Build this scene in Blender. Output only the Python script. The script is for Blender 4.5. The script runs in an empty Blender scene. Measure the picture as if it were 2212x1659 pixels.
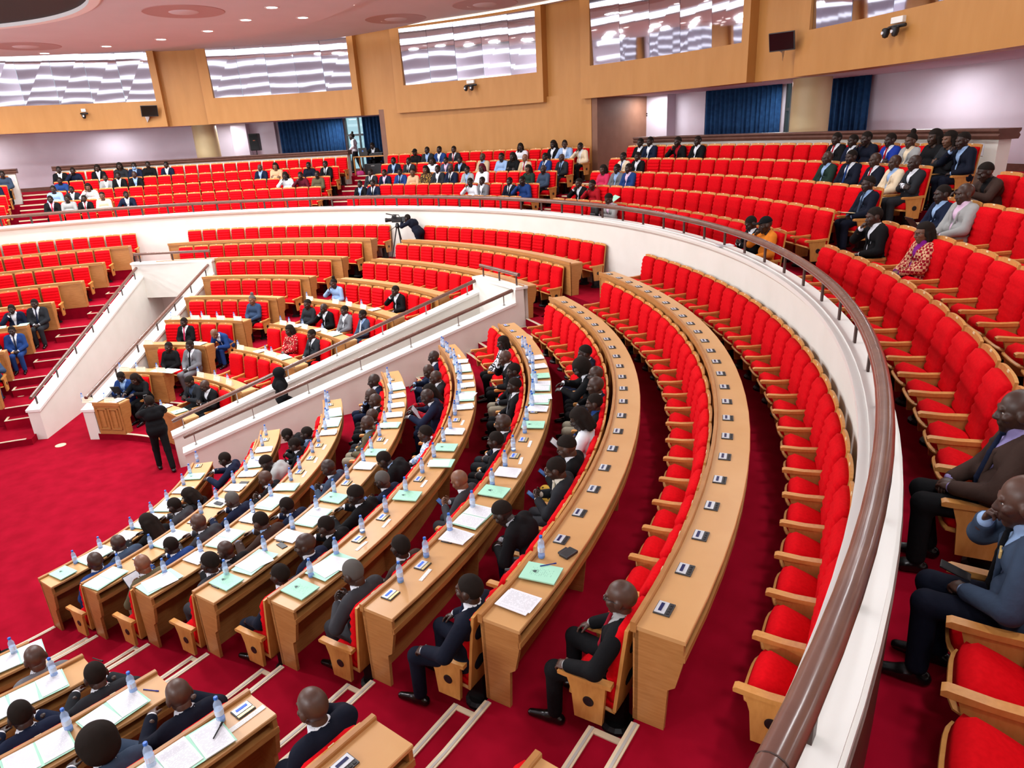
import bpy, bmesh, math, random
import numpy as np
from mathutils import Vector, Matrix, Euler
rnd = random.Random(7)
PI = math.pi
SC = bpy.context.scene
COL = SC.collection

def lin(c):
    c = c / 255.0
    return c / 12.92 if c <= 0.04045 else ((c + 0.055) / 1.055) ** 2.4

def rgb(c):
    return (lin(c[0]), lin(c[1]), lin(c[2]), 1.0)

# ---------------------------------------------------------------- materials
MATS = {}

def base(name, col, rough=0.5, metal=0.0, spec=0.5):
    m = bpy.data.materials.new(name)
    m.use_nodes = True
    nt = m.node_tree
    b = nt.nodes['Principled BSDF']
    b.inputs['Base Color'].default_value = rgb(col)
    b.inputs['Roughness'].default_value = rough
    b.inputs['Metallic'].default_value = metal
    b.inputs['Specular IOR Level'].default_value = spec
    return m, nt, b

def N(nt, kind, **kw):
    n = nt.nodes.new(kind)
    for k, v in kw.items():
        if k in n.inputs.keys():
            n.inputs[k].default_value = v
        else:
            setattr(n, k, v)
    return n

def ramp(nt, fac, c0, c1, p0=0.0, p1=1.0):
    r = nt.nodes.new('ShaderNodeValToRGB')
    r.color_ramp.elements[0].position = p0
    r.color_ramp.elements[1].position = p1
    r.color_ramp.elements[0].color = rgb(c0)
    r.color_ramp.elements[1].color = rgb(c1)
    nt.links.new(fac, r.inputs['Fac'])
    return r

def coord(nt, scale=(1, 1, 1)):
    t = nt.nodes.new('ShaderNodeTexCoord')
    mp = nt.nodes.new('ShaderNodeMapping')
    mp.inputs['Scale'].default_value = scale
    nt.links.new(t.outputs['Object'], mp.inputs['Vector'])
    return mp.outputs['Vector']

def bump(nt, b, h, strength=0.2, dist=0.01):
    bn = nt.nodes.new('ShaderNodeBump')
    bn.inputs['Strength'].default_value = strength
    bn.inputs['Distance'].default_value = dist
    nt.links.new(h, bn.inputs['Height'])
    nt.links.new(bn.outputs['Normal'], b.inputs['Normal'])

def plain(name, col, rough=0.5, metal=0.0, spec=0.5):
    if name not in MATS:
        MATS[name] = base(name, col, rough, metal, spec)[0]
    return MATS[name]

def noisy(name, c0, c1, scale, rough=0.6, stretch=(1, 1, 1), bstr=0.0, bdist=0.01, spec=0.4, detail=4):
    if name in MATS:
        return MATS[name]
    m, nt, b = base(name, c0, rough, 0, spec)
    v = coord(nt, stretch)
    n = N(nt, 'ShaderNodeTexNoise', Scale=scale, Detail=detail)
    nt.links.new(v, n.inputs['Vector'])
    r = ramp(nt, n.outputs['Fac'], c0, c1, 0.3, 0.7)
    nt.links.new(r.outputs['Color'], b.inputs['Base Color'])
    if bstr:
        bump(nt, b, n.outputs['Fac'], bstr, bdist)
    MATS[name] = m
    return m

def emis(name, col, strength):
    if name in MATS:
        return MATS[name]
    m, nt, b = base(name, col, 0.5)
    b.inputs['Emission Color'].default_value = rgb(col)
    b.inputs['Emission Strength'].default_value = strength
    MATS[name] = m
    return m

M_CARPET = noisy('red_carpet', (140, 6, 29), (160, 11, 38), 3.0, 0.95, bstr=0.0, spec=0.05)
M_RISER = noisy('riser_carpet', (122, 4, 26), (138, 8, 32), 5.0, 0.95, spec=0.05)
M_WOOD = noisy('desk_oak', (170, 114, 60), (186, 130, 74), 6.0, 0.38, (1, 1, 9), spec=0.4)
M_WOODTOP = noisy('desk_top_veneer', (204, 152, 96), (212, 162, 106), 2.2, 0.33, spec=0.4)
M_SEATWOOD = noisy('seat_beech', (196, 134, 66), (212, 150, 80), 9.0, 0.4, (3, 3, 1), spec=0.4)
M_FASCIA = noisy('amber_panel', (180, 124, 62), (188, 132, 70), 4.0, 0.45, (1, 1, 0.2), spec=0.35)
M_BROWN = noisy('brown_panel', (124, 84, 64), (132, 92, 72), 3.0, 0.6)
M_WHITE = noisy('cream_wall', (226, 222, 212), (232, 228, 219), 2.0, 0.6, spec=0.3)
M_CAP = plain('white_cap_stone', (236, 234, 228), 0.35)
M_LILAC = noisy('lilac_plaster', (198, 186, 196), (204, 192, 202), 1.5, 0.8, spec=0.2)
M_CEIL = noisy('rose_ceiling', (196, 190, 198), (200, 194, 202), 1.0, 0.7, spec=0.2)
M_RAIL = noisy('brown_handrail', (104, 72, 62), (118, 84, 72), 5.0, 0.22, (1, 1, 1), spec=0.6)
M_CORNICE = noisy('walnut_cornice', (92, 58, 48), (106, 70, 58), 8.0, 0.4)
M_POST = plain('bronze_post', (70, 52, 46), 0.4, 0.3)
M_STEEL = plain('steel_post', (170, 168, 164), 0.3, 0.9)
M_BLACK = plain('black_plastic', (18, 18, 20), 0.45)
M_PED = plain('black_pedestal', (14, 13, 14), 0.5)
M_CREAM = plain('nosing_cream', (226, 204, 170), 0.5)
M_GREYN = plain('nosing_grey', (186, 180, 172), 0.5)
M_COLUMN = noisy('beige_column', (196, 172, 128), (202, 178, 134), 2.0, 0.45)
M_DARKDISC = noisy('black_mesh', (12, 15, 18), (20, 24, 28), 60.0, 0.7)
M_PALE = plain('pale_rim', (228, 224, 224), 0.5)
M_VENT = plain('vent_mauve', (168, 136, 138), 0.6)
M_COVE = emis('light_strip', (250, 252, 255), 3.4)
M_BAND = emis('added_band', (250, 252, 255), 2.0)  # bands added out of view, only to be mirrored
M_COVE2 = emis('cove_warm', (255, 236, 206), 2.5)
M_LAMP = emis('lamp_lens', (255, 252, 245), 14.0)
M_PAPER_PLAIN = plain('paper_white', (238, 238, 242), 0.6)
M_GREEN = plain('folder_green', (176, 232, 204), 0.55)
M_GREEN2 = plain('folder_dark_green', (62, 120, 84), 0.55)
M_INK = plain('ink_dark', (70, 96, 90), 0.6)
M_BLUEPEN = plain('pen_blue', (24, 44, 140), 0.3)
M_CARD = plain('card_cream', (244, 234, 206), 0.6)
M_PLATE = plain('number_plate', (236, 214, 170), 0.4)
M_SILVER = plain('console_face', (206, 210, 216), 0.3, 0.2)
M_DARKGREY = plain('console_body', (58, 60, 62), 0.4)
M_LCDON = emis('lcd_lit', (38, 92, 214), 0.55)
M_LCDOFF = plain('lcd_idle', (30, 40, 86), 0.2)
M_CAPBLUE = plain('bottle_cap', (30, 104, 204), 0.35)
M_GLASSES = plain('spectacle_frame', (16, 14, 14), 0.3)
M_EYEW = plain('eye_white', (196, 186, 176), 0.3)
M_SHOE = plain('black_shoe', (14, 13, 13), 0.22, 0, 0.6)
M_GOLD = plain('gold_watch', (200, 150, 70), 0.3, 0.8)

def m_red():
    if 'red_fabric' in MATS:
        return MATS['red_fabric']
    m, nt, b = base('red_fabric', (214, 6, 20), 0.85, 0, 0.08)
    v = coord(nt)
    n = N(nt, 'ShaderNodeTexNoise', Scale=40.0, Detail=3)
    nt.links.new(v, n.inputs['Vector'])
    r = ramp(nt, n.outputs['Fac'], (206, 4, 17), (220, 9, 23), 0.3, 0.7)
    nt.links.new(r.outputs['Color'], b.inputs['Base Color'])
    MATS['red_fabric'] = m
    return m
M_RED = m_red()

def m_mirror():
    m, nt, b = base('mirror_glass', (214, 214, 222), 0.03, 1.0)
    v = coord(nt)
    n = N(nt, 'ShaderNodeTexNoise', Scale=0.5, Detail=1)
    nt.links.new(v, n.inputs['Vector'])
    bump(nt, b, n.outputs['Fac'], 0.10, 0.05)
    return m
M_MIRROR = m_mirror()

def m_glass():
    m = bpy.data.materials.new('window_glass')
    m.use_nodes = True
    nt = m.node_tree
    nt.nodes.clear()
    o = nt.nodes.new('ShaderNodeOutputMaterial')
    t = N(nt, 'ShaderNodeBsdfTransparent', Color=(0.86, 0.95, 0.97, 1))
    g = N(nt, 'ShaderNodeBsdfGlossy', Roughness=0.02)
    mx = N(nt, 'ShaderNodeMixShader', Fac=0.06)
    nt.links.new(t.outputs[0], mx.inputs[1])
    nt.links.new(g.outputs[0], mx.inputs[2])
    nt.links.new(mx.outputs[0], o.inputs[0])
    return m
M_GLASS = m_glass()

def m_bottle():
    m = bpy.data.materials.new('bottle_plastic')
    m.use_nodes = True
    nt = m.node_tree
    nt.nodes.clear()
    o = nt.nodes.new('ShaderNodeOutputMaterial')
    t = N(nt, 'ShaderNodeBsdfTransparent', Color=(0.90, 0.95, 1.0, 1))
    b = nt.nodes.new('ShaderNodeBsdfPrincipled')
    b.inputs['Base Color'].default_value = rgb((196, 218, 246))
    b.inputs['Roughness'].default_value = 0.08
    mx = N(nt, 'ShaderNodeMixShader', Fac=0.45)
    nt.links.new(t.outputs[0], mx.inputs[1])
    nt.links.new(b.outputs[0], mx.inputs[2])
    nt.links.new(mx.outputs[0], o.inputs[0])
    return m
M_BOTTLE = m_bottle()

def m_text(name, paper, ink, lines=110.0, words=70.0, mx=0.085, my=0.125, thr=0.44):
    """paper with printed lines laid out in the sheet's own metres"""
    m, nt, b = base(name, paper, 0.6, 0, 0.2)
    t = nt.nodes.new('ShaderNodeTexCoord')
    s = nt.nodes.new('ShaderNodeSeparateXYZ')
    nt.links.new(t.outputs['Object'], s.inputs[0])
    def mth(op, a, bb=None):
        n = nt.nodes.new('ShaderNodeMath')
        n.operation = op
        for i, q in enumerate((a, bb)):
            if q is None:
                continue
            if isinstance(q, (int, float)):
                n.inputs[i].default_value = q
            else:
                nt.links.new(q, n.inputs[i])
        return n.outputs[0]
    ly = mth('MULTIPLY', s.outputs['Y'], lines)
    row = mth('FLOOR', ly)
    fr = mth('FRACT', ly)
    on = mth('LESS_THAN', fr, 0.42)
    cx = nt.nodes.new('ShaderNodeCombineXYZ')
    nt.links.new(mth('MULTIPLY', s.outputs['X'], words), cx.inputs[0])
    nt.links.new(mth('MULTIPLY', row, 3.7), cx.inputs[1])
    oi = nt.nodes.new('ShaderNodeObjectInfo')
    nt.links.new(mth('MULTIPLY', oi.outputs['Random'], 90.0), cx.inputs[2])
    n = N(nt, 'ShaderNodeTexNoise', Scale=1.0, Detail=1)
    nt.links.new(cx.outputs[0], n.inputs['Vector'])
    w = mth('GREATER_THAN', n.outputs['Fac'], thr)
    ax = mth('LESS_THAN', mth('ABSOLUTE', s.outputs['X']), mx)
    ay = mth('LESS_THAN', mth('ABSOLUTE', s.outputs['Y']), my)
    k = mth('MULTIPLY', mth('MULTIPLY', on, w), mth('MULTIPLY', ax, ay))
    k = mth('MULTIPLY', k, 0.30)
    mix = nt.nodes.new('ShaderNodeMix')
    mix.data_type = 'RGBA'
    nt.links.new(k, mix.inputs['Factor'])
    mix.inputs['A'].default_value = rgb(paper)
    mix.inputs['B'].default_value = rgb(ink)
    nt.links.new(mix.outputs['Result'], b.inputs['Base Color'])
    return m
M_PAPER = m_text('printed_paper', (236, 237, 242), (90, 96, 110))
M_FOLDER = m_text('printed_folder', (176, 232, 204), (80, 150, 130), 60.0, 50.0, 0.055, 0.10, 0.5)
M_CARDT = m_text('printed_card', (242, 240, 236), (120, 116, 110), 60.0, 90.0, 0.09, 0.02, 0.42)
M_TENT = m_text('tent_card', (244, 236, 208), (120, 96, 70), 40.0, 60.0, 0.1, 0.03, 0.45)
M_LABEL = m_text('bottle_label', (214, 228, 246), (200, 60, 60), 50.0, 50.0, 0.1, 0.1, 0.5)

PAL = {
 'hair': (33, 26, 22), 'salt': (92, 88, 84), 'black': (20, 20, 22), 'navy': (24, 32, 54), 'dnavy': (20, 24, 38), 'blue': (34, 62, 118), 'royal': (30, 56, 150), 'slate': (58, 72, 92),
 'grey': (112, 112, 116), 'dgrey': (58, 58, 62), 'lgrey': (160, 160, 158), 'brown': (62, 46, 40), 'olive': (92, 84, 62), 'khaki': (150, 142, 122),
 'cream': (226, 206, 176), 'beige': (196, 172, 140), 'white': (228, 230, 236), 'lblue': (150, 178, 216), 'pink': (206, 50, 90), 'lpink': (222, 190, 214),
 'maroon': (96, 24, 40), 'red': (170, 24, 36), 'green': (34, 60, 48), 'dgreen': (34, 52, 44), 'yellow': (222, 176, 70), 'orange': (226, 130, 40),
 'denim': (52, 70, 98), 'jeans': (104, 130, 164), 'tan': (172, 146, 118), 'purple': (128, 30, 130), 'charcoal': (40, 42, 46), 'tred': (150, 22, 40),
 'lilac': (150, 140, 190), 'ivory': (222, 214, 196), 'ltan': (214, 170, 132)}

def cloth(c):
    key = 'cloth_' + c
    if key in MATS:
        return MATS[key]
    if ':' in c:
        kind, a, bcol = c.split(':')
        m, nt, b = base(key.replace(':', '_'), PAL[a], 0.85, 0, 0.1)
        v = coord(nt)
        if kind == 'zebra':
            t = N(nt, 'ShaderNodeTexNoise', Scale=26.0, Detail=1)
            p0, p1 = 0.47, 0.52
        elif kind == 'flor':
            t = N(nt, 'ShaderNodeTexVoronoi', Scale=26.0)
            p0, p1 = 0.28, 0.34
        elif kind == 'check':
            t = N(nt, 'ShaderNodeTexChecker', Scale=26.0)
            p0, p1 = 0.4, 0.6
        else:
            t = N(nt, 'ShaderNodeTexWave', Scale=22.0)
            p0, p1 = 0.45, 0.55
        nt.links.new(v, t.inputs['Vector'])
        out = t.outputs['Distance'] if kind == 'flor' else t.outputs['Fac']
        r = ramp(nt, out, PAL[a], PAL[bcol], p0, p1)
        nt.links.new(r.outputs['Color'], b.inputs['Base Color'])
        MATS[key] = m
        return m
    m, nt, b = base(key, PAL[c], 0.82, 0, 0.12)
    v = coord(nt)
    n = N(nt, 'ShaderNodeTexNoise', Scale=14.0, Detail=3)
    nt.links.new(v, n.inputs['Vector'])
    bump(nt, b, n.outputs['Fac'], 0.35, 0.02)
    MATS[key] = m
    return m

SKINS = [(50, 32, 25), (62, 40, 30), (78, 52, 40), (44, 29, 23), (106, 70, 52), (124, 84, 62)]

def skin(i):
    k = 'skin_%d' % i
    if k not in MATS:
        m, nt, b = base(k, SKINS[i], 0.42, 0, 0.45)
        v = coord(nt)
        n = N(nt, 'ShaderNodeTexNoise', Scale=9.0, Detail=2)
        nt.links.new(v, n.inputs['Vector'])
        c = SKINS[i]
        r = ramp(nt, n.outputs['Fac'], tuple(int(x * 0.9) for x in c), tuple(int(x * 1.1) for x in c), 0.3, 0.7)
        nt.links.new(r.outputs['Color'], b.inputs['Base Color'])
        MATS[k] = m
    return MATS[k]

# ---------------------------------------------------------------- mesh helpers
def pol(R, t, z=0.0):
    return (R * math.cos(t), R * math.sin(t), z)

class MB:
    """collects shapes, links them as one mesh object"""
    def __init__(s):
        s.v, s.f, s.m, s.k = [], [], [], 0
    def mi(s, k):
        s.k = k
        return s
    def add(s, vs, fs):
        o = len(s.v)
        s.v += [tuple(q) for q in vs]
        s.f += [tuple(i + o for i in q) for q in fs]
        s.m += [s.k] * len(fs)
        return s
    def sweep(s, prof, t0, t1, n=None, cap=True, cx=0.0, cy=0.0):
        """closed (R, z) profile swept round the vertical axis"""
        full = abs(t1 - t0) > 2 * PI - 1e-4
        n = n or max(2, int(abs(t1 - t0) / 0.035))
        p = len(prof)
        vs, fs = [], []
        steps = n if full else n + 1
        for i in range(steps):
            t = t0 + (t1 - t0) * i / n
            for R, z in prof:
                vs.append((cx + R * math.cos(t), cy + R * math.sin(t), z))
        for i in range(n):
            a, b = i * p, ((i + 1) % steps) * p
            for j in range(p):
                k = (j + 1) % p
                fs.append((a + j, b + j, b + k, a + k))
        if cap and not full:
            fs.append(tuple(range(p))[::-1])
            fs.append(tuple(range((steps - 1) * p, steps * p)))
        return s.add(vs, fs)
    def prism(s, poly, z0, z1, tops=None):
        """vertical prism over an (x, y) outline; tops gives a top height per corner"""
        n = len(poly)
        vs = [(x, y, z0) for x, y in poly] + [(x, y, (tops[i] if tops else z1)) for i, (x, y) in enumerate(poly)]
        fs = [tuple(range(n))[::-1], tuple(range(n, 2 * n))] + [(i, (i + 1) % n, n + (i + 1) % n, n + i) for i in range(n)]
        return s.add(vs, fs)
    def box(s, c, d, r=0.0, seg=2, rot=None):
        bm = bmesh.new()
        bmesh.ops.create_cube(bm, size=1)
        bmesh.ops.scale(bm, vec=d, verts=bm.verts)
        if r:
            bmesh.ops.bevel(bm, geom=bm.edges[:], offset=r, segments=seg, affect='EDGES', profile=0.5)
        M = Matrix.Translation(c) @ (rot.to_matrix().to_4x4() if rot else Matrix())
        vs = [M @ q.co for q in bm.verts]
        bm.verts.index_update()
        fs = [[q.index for q in f.verts] for f in bm.faces]
        bm.free()
        return s.add(vs, fs)
    def tube(s, pts, r, n=8, cap=True, ry=None):
        pts = [Vector(q) for q in pts]
        vs, fs = [], []
        up = Vector((0, 0, 1))
        for i, q in enumerate(pts):
            d = (pts[min(i + 1, len(pts) - 1)] - pts[max(i - 1, 0)]).normalized()
            u = up if abs(d.z) < 0.95 else Vector((1, 0, 0))
            a = d.cross(u).normalized()
            b = a.cross(d).normalized()
            rr = r[i] if isinstance(r, (list, tuple)) else r
            for j in range(n):
                w = 2 * PI * j / n
                vs.append(q + a * (rr * math.cos(w)) + b * ((ry or rr) * math.sin(w)))
        for i in range(len(pts) - 1):
            for j in range(n):
                k = (j + 1) % n
                fs.append((i * n + j, i * n + k, (i + 1) * n + k, (i + 1) * n + j))
        if cap:
            fs.append(tuple(range(n))[::-1])
            fs.append(tuple(range((len(pts) - 1) * n, len(pts) * n)))
        return s.add(vs, fs)
    def lathe(s, prof, n=16, c=(0, 0, 0), rot=None, cap=True):
        vs, fs = [], []
        M = Matrix.Translation(c) @ (rot.to_matrix().to_4x4() if rot else Matrix())
        for R, z in prof:
            for j in range(n):
                w = 2 * PI * j / n
                vs.append(M @ Vector((R * math.cos(w), R * math.sin(w), z)))
        for i in range(len(prof) - 1):
            for j in range(n):
                k = (j + 1) % n
                fs.append((i * n + j, i * n + k, (i + 1) * n + k, (i + 1) * n + j))
        if cap:
            fs.append(tuple(range(n))[::-1])
            fs.append(tuple(range((len(prof) - 1) * n, len(prof) * n)))
        return s.add(vs, fs)
    def mesh(s, name, mats, smooth=False):
        me = bpy.data.meshes.new(name)
        me.from_pydata(s.v, [], s.f)
        if not isinstance(mats, (list, tuple)):
            mats = [mats]
        for q in mats:
            me.materials.append(q)
        if len(mats) > 1:
            me.polygons.foreach_set('material_index', s.m)
        bm = bmesh.new()
        bm.from_mesh(me)
        bmesh.ops.recalc_face_normals(bm, faces=bm.faces)
        bm.to_mesh(me)
        bm.free()
        if smooth:
            me.polygons.foreach_set('use_smooth', [True] * len(me.polygons))
            if smooth != 'all':
                me.set_sharp_from_angle(angle=0.6)
        me.update()
        return me
    def build(s, name, mats, parent=None, smooth=False):
        return link(name, s.mesh(name, mats, smooth), parent)

def link(name, me, parent=None):
    o = bpy.data.objects.new(name, me)
    COL.objects.link(o)
    if parent:
        o.parent = parent
    return o

def root(name, label, cat, loc=(0, 0, 0), rz=0.0, group=None):
    o = bpy.data.objects.new(name, None)
    o.empty_display_size = 0.1
    COL.objects.link(o)
    o.location = loc
    o.rotation_euler = (0, 0, rz)
    return tag(o, label, cat, group)

def tag(o, label, cat, group=None):
    o['label'] = label
    o['category'] = cat
    if group:
        o['group'] = group
    return o

def struct(o):
    o['kind'] = 'structure'
    return o

def dup(src, loc, rz, label, group=None):
    r = src.copy()
    COL.objects.link(r)
    r.location = loc
    r.rotation_euler = (0, 0, rz)
    r['label'] = label
    if group:
        r['group'] = group
    for ch in list(src.children):
        c = ch.copy()
        COL.objects.link(c)
        c.parent = r
        for g in list(ch.children):
            d = g.copy()
            COL.objects.link(d)
            d.parent = c
    return r

ORD = ('first second third fourth fifth sixth seventh eighth ninth tenth eleventh twelfth thirteenth fourteenth fifteenth sixteenth seventeenth '
       'eighteenth nineteenth twentieth twenty-first twenty-second twenty-third twenty-fourth twenty-fifth twenty-sixth twenty-seventh').split()
# ---------------------------------------------------------------- layout (metres, z = 0 on the red stage floor)
DR = [0, 4.80, 6.08, 7.34, 8.60, 9.90, 11.19, 12.49, 13.75]       # console line of each desk row
DT = [0, .961, 1.303, 1.645, 2.005, 2.365, 2.734, 3.11, 3.514]    # desk top heights
FL = [0] + [t - .80 for t in DT[1:]]                              # tier floors
ST = [R + 1.015 for R in DR]
ST[8] = 14.75                                                     # seat line behind each desk
RI = [R - .10 for R in DR]                                        # riser in front of each desk
AZ = [0, 0, .12, .15, .16, .14, .12, .09, .02]
GF = [0] + [3.6 + .321 * k for k in range(5)]                     # gallery floors
GS = [0] + [15.76 + .855 * k for k in range(5)]                   # gallery seat lines
GA = 0.534

def lerp(x, xs, ys):
    return float(np.interp(x, xs, ys))
def c2_end(R):
    return lerp(R, [6, 7.43, 8.65, 9.9, 11.15, 12.4, 13.6], [.03, .062, .087, .108, .124, .137, .1435])
def c1_near(R):
    return lerp(R, [4.8, 6.1, 7.3, 8.6, 9.9, 11.2, 13.7], [.199, .209, .219, .224, .228, .2305, .2315])
def b2_far(R):
    return lerp(R, [4.9, 6.2, 7.4, 8.7, 11.3, 12.5, 13.6], [1.868, 1.868, 1.852, 1.846, 1.827, 1.805, 1.789])
def b1_near(R):
    return lerp(R, [5.15, 6.55, 7.77, 9.06, 10.44, 11.73, 12.9, 14.04], [2.09, 2.031, 1.99, 1.962, 1.945, 1.923, 1.901, 1.883])
def a_near(R):
    return lerp(R, [7.2, 8.5, 9.7, 10.9, 12.1, 13.2, 14], [2.76, 2.715, 2.682, 2.617, 2.604, 2.56, 2.54])

def th_line(A, B, R):
    ax, ay = A
    dx, dy = B[0] - ax, B[1] - ay
    a, b, c = dx * dx + dy * dy, 2 * (ax * dx + ay * dy), ax * ax + ay * ay - R * R
    k = (-b + math.sqrt(max(0, b * b - 4 * a * c))) / (2 * a)
    return math.atan2(ay + k * dy, ax + k * dx)

V1N = (pol(4.39, 1.243)[:2], pol(12.47, 1.243)[:2])
V1F = ((.03, 4.415), (2.09, 12.29))
V2R = ((-2.97, 3.66), (-8.32, 9.49))
V2L = ((-4.33, 2.545), (-10.3, 7.48))

# ---------------------------------------------------------------- floors
f = MB()
f.sweep([(0, -.3), (23.4, -.3), (23.4, 0), (0, 0)], -PI, PI, 120)
struct(f.build('floor', M_CARPET))
TL, TH = -.35, 3.42
for i in range(1, 9):
    m = MB()
    R0, R1 = RI[i], (RI[i + 1] if i < 8 else 14.95)
    Rm = (R0 + R1) / 2
    prof = [(R0, FL[i] - .46 if i > 1 else 0), (R1, FL[i] - .46 if i > 1 else 0), (R1, FL[i]), (R0, FL[i])]
    if i < 8:
        spans = [(TL, 1.243), (th_line(*V1F, Rm), th_line(*V2R, Rm)), (th_line(*V2L, Rm), TH)]
    else:
        spans = [(TL, TH)]
    for a, b in spans:
        up = AZ[i] if b == TH and i < 8 else 0
        m.sweep([(R, z + up) for R, z in prof], a, b)
    if i == 7:
        m.sweep([(R if R > R0 else 12.8, z) for R, z in prof], 1.2, 2.6)
    if i == 8:
        m.sweep([(R, z + AZ[i]) for R, z in prof], 2.53, TH)
    struct(m.build('floor_tier', M_CARPET))
    m = MB()
    for a, b in spans:
        up = AZ[i] if b == TH and i < 8 else 0
        FL[i] += up
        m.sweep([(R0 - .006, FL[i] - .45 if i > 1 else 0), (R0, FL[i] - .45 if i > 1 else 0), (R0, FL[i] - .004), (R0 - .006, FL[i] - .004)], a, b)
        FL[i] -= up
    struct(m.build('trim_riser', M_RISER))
m = MB()
for k in range(1, 6):
    R0 = GS[k] - .70 if k > 1 else 15.0
    R1 = GS[k + 1] - .70 if k < 5 else 19.78
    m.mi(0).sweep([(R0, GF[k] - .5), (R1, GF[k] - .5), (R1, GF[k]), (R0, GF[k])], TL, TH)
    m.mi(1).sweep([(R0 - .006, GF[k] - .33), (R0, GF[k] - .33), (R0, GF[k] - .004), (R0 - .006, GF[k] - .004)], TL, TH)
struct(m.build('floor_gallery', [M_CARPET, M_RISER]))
m = MB().sweep([(19.76, 4.6), (23.1, 4.6), (23.1, 5.2), (19.76, 5.2)], -PI, PI, 160)
struct(m.build('floor_walkway', M_CARPET))

# ---------------------------------------------------------------- stepped aisles
AISLES = [
 ('carpeted aisle steps in front of the nearest desk ends', lambda R: (c2_end(R), c1_near(R) - .003), range(1, 9)),
 ('carpeted steps squeezed along the outer face of the nearer ramp wall', lambda R: (1.135, 1.241), range(2, 8)),
 ('carpeted steps running down below the television camera', lambda R: (b2_far(R) + .004, b1_near(R) - .004), range(1, 9)),
 ('carpeted steps beside the dark-posted rail of the farther ramp', lambda R: (th_line(*V2L, R) + .005, a_near(R) - .006), range(1, 8)),
]
for label, fn, rows in AISLES:
    r = root('aisle_steps', label, 'steps', (0, 0, 0))
    def nose(R, z, a, b, side=None):
        n1 = MB()
        n1.mi(0).sweep([(R - .012, z + .001), (R + .05, z + .001), (R + .05, z + .012), (R - .012, z + .012)], a, b)
        n1.mi(1).sweep([(R + .012, z + .012), (R + .032, z + .012), (R + .032, z + .015), (R + .012, z + .015)], a, b)
        if side:
            n1.mi(0).sweep([(R + .05, z + .001), (side, z + .001), (side, z + .012), (R + .05, z + .012)], b - .05 / R, b)
        n1.build('nosing', [M_CREAM, M_GREYN], r)
    up = AZ if 'dark-posted' in label else [0] * 9
    for i in rows:
        a, b = fn(RI[i])
        if b - a < .02:
            continue
        f0, f1 = FL[i - 1] + up[i - 1] if i > 1 else 0, FL[i] + up[i]
        zh = (f0 + f1) / 2
        nose(RI[i], f1, a, b)
        if i > 1:
            R0 = RI[i] - .33
            a2, b2 = fn(RI[i] - .2)
            b2 = min(b2, b)
            a2 = max(a2, a)
            MB().sweep([(R0, f0), (RI[i] - .007, f0), (RI[i] - .007, zh), (R0, zh)], a2, b2).build('half_step', M_CARPET, r)
            nose(R0, zh, a2, b2, RI[i] - .012)
for a, b, lab in ((.265, .31, 'carpeted gallery steps between the two men at the near rail'), (.79, .874, 'gallery steps beside the woman in the striped cardigan'),
                  (1.482, 1.563, 'gallery steps at the corner of the amber wall'), (2.04, 2.126, 'gallery steps below the equipment table'),
                  (2.745, 2.81, 'gallery steps at the far end of the long cornice')):
    r = root('gallery_steps', lab, 'steps')
    for k in range(1, 6 if a > .5 else 2):
        R0 = (GS[k + 1] - .70 if k < 5 else 19.76)
        zt = GF[k + 1] if k < 5 else 5.2
        zh = (GF[k] + zt) / 2
        MB().sweep([(R0 - .3, GF[k]), (R0 - .007, GF[k]), (R0 - .007, zh), (R0 - .3, zh)], a, b).build('half_step', M_CARPET, r)
        for R, z in ((R0 - .3, zh), (R0, zt)):
            MB().sweep([(R - .014, z - .03), (R + .05, z - .03), (R + .05, z + .012), (R - .014, z + .012)], a, b).build('nosing', M_CREAM, r)

struct(MB().sweep([(RI[1] - .012, FL[1] + .001), (RI[1] + .05, FL[1] + .001), (RI[1] + .05, FL[1] + .014), (RI[1] - .012, FL[1] + .014)], th_line(*V1F, RI[1]), th_line(*V2R, RI[1])).build('trim_nosing', M_CREAM))
# ---------------------------------------------------------------- sunken ramps with sloping white walls
def hexa(mb, b4, t4):
    return mb.add(list(b4) + list(t4), [(3, 2, 1, 0), (4, 5, 6, 7), (0, 1, 5, 4), (1, 2, 6, 5), (2, 3, 7, 6), (3, 0, 4, 7)])

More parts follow.
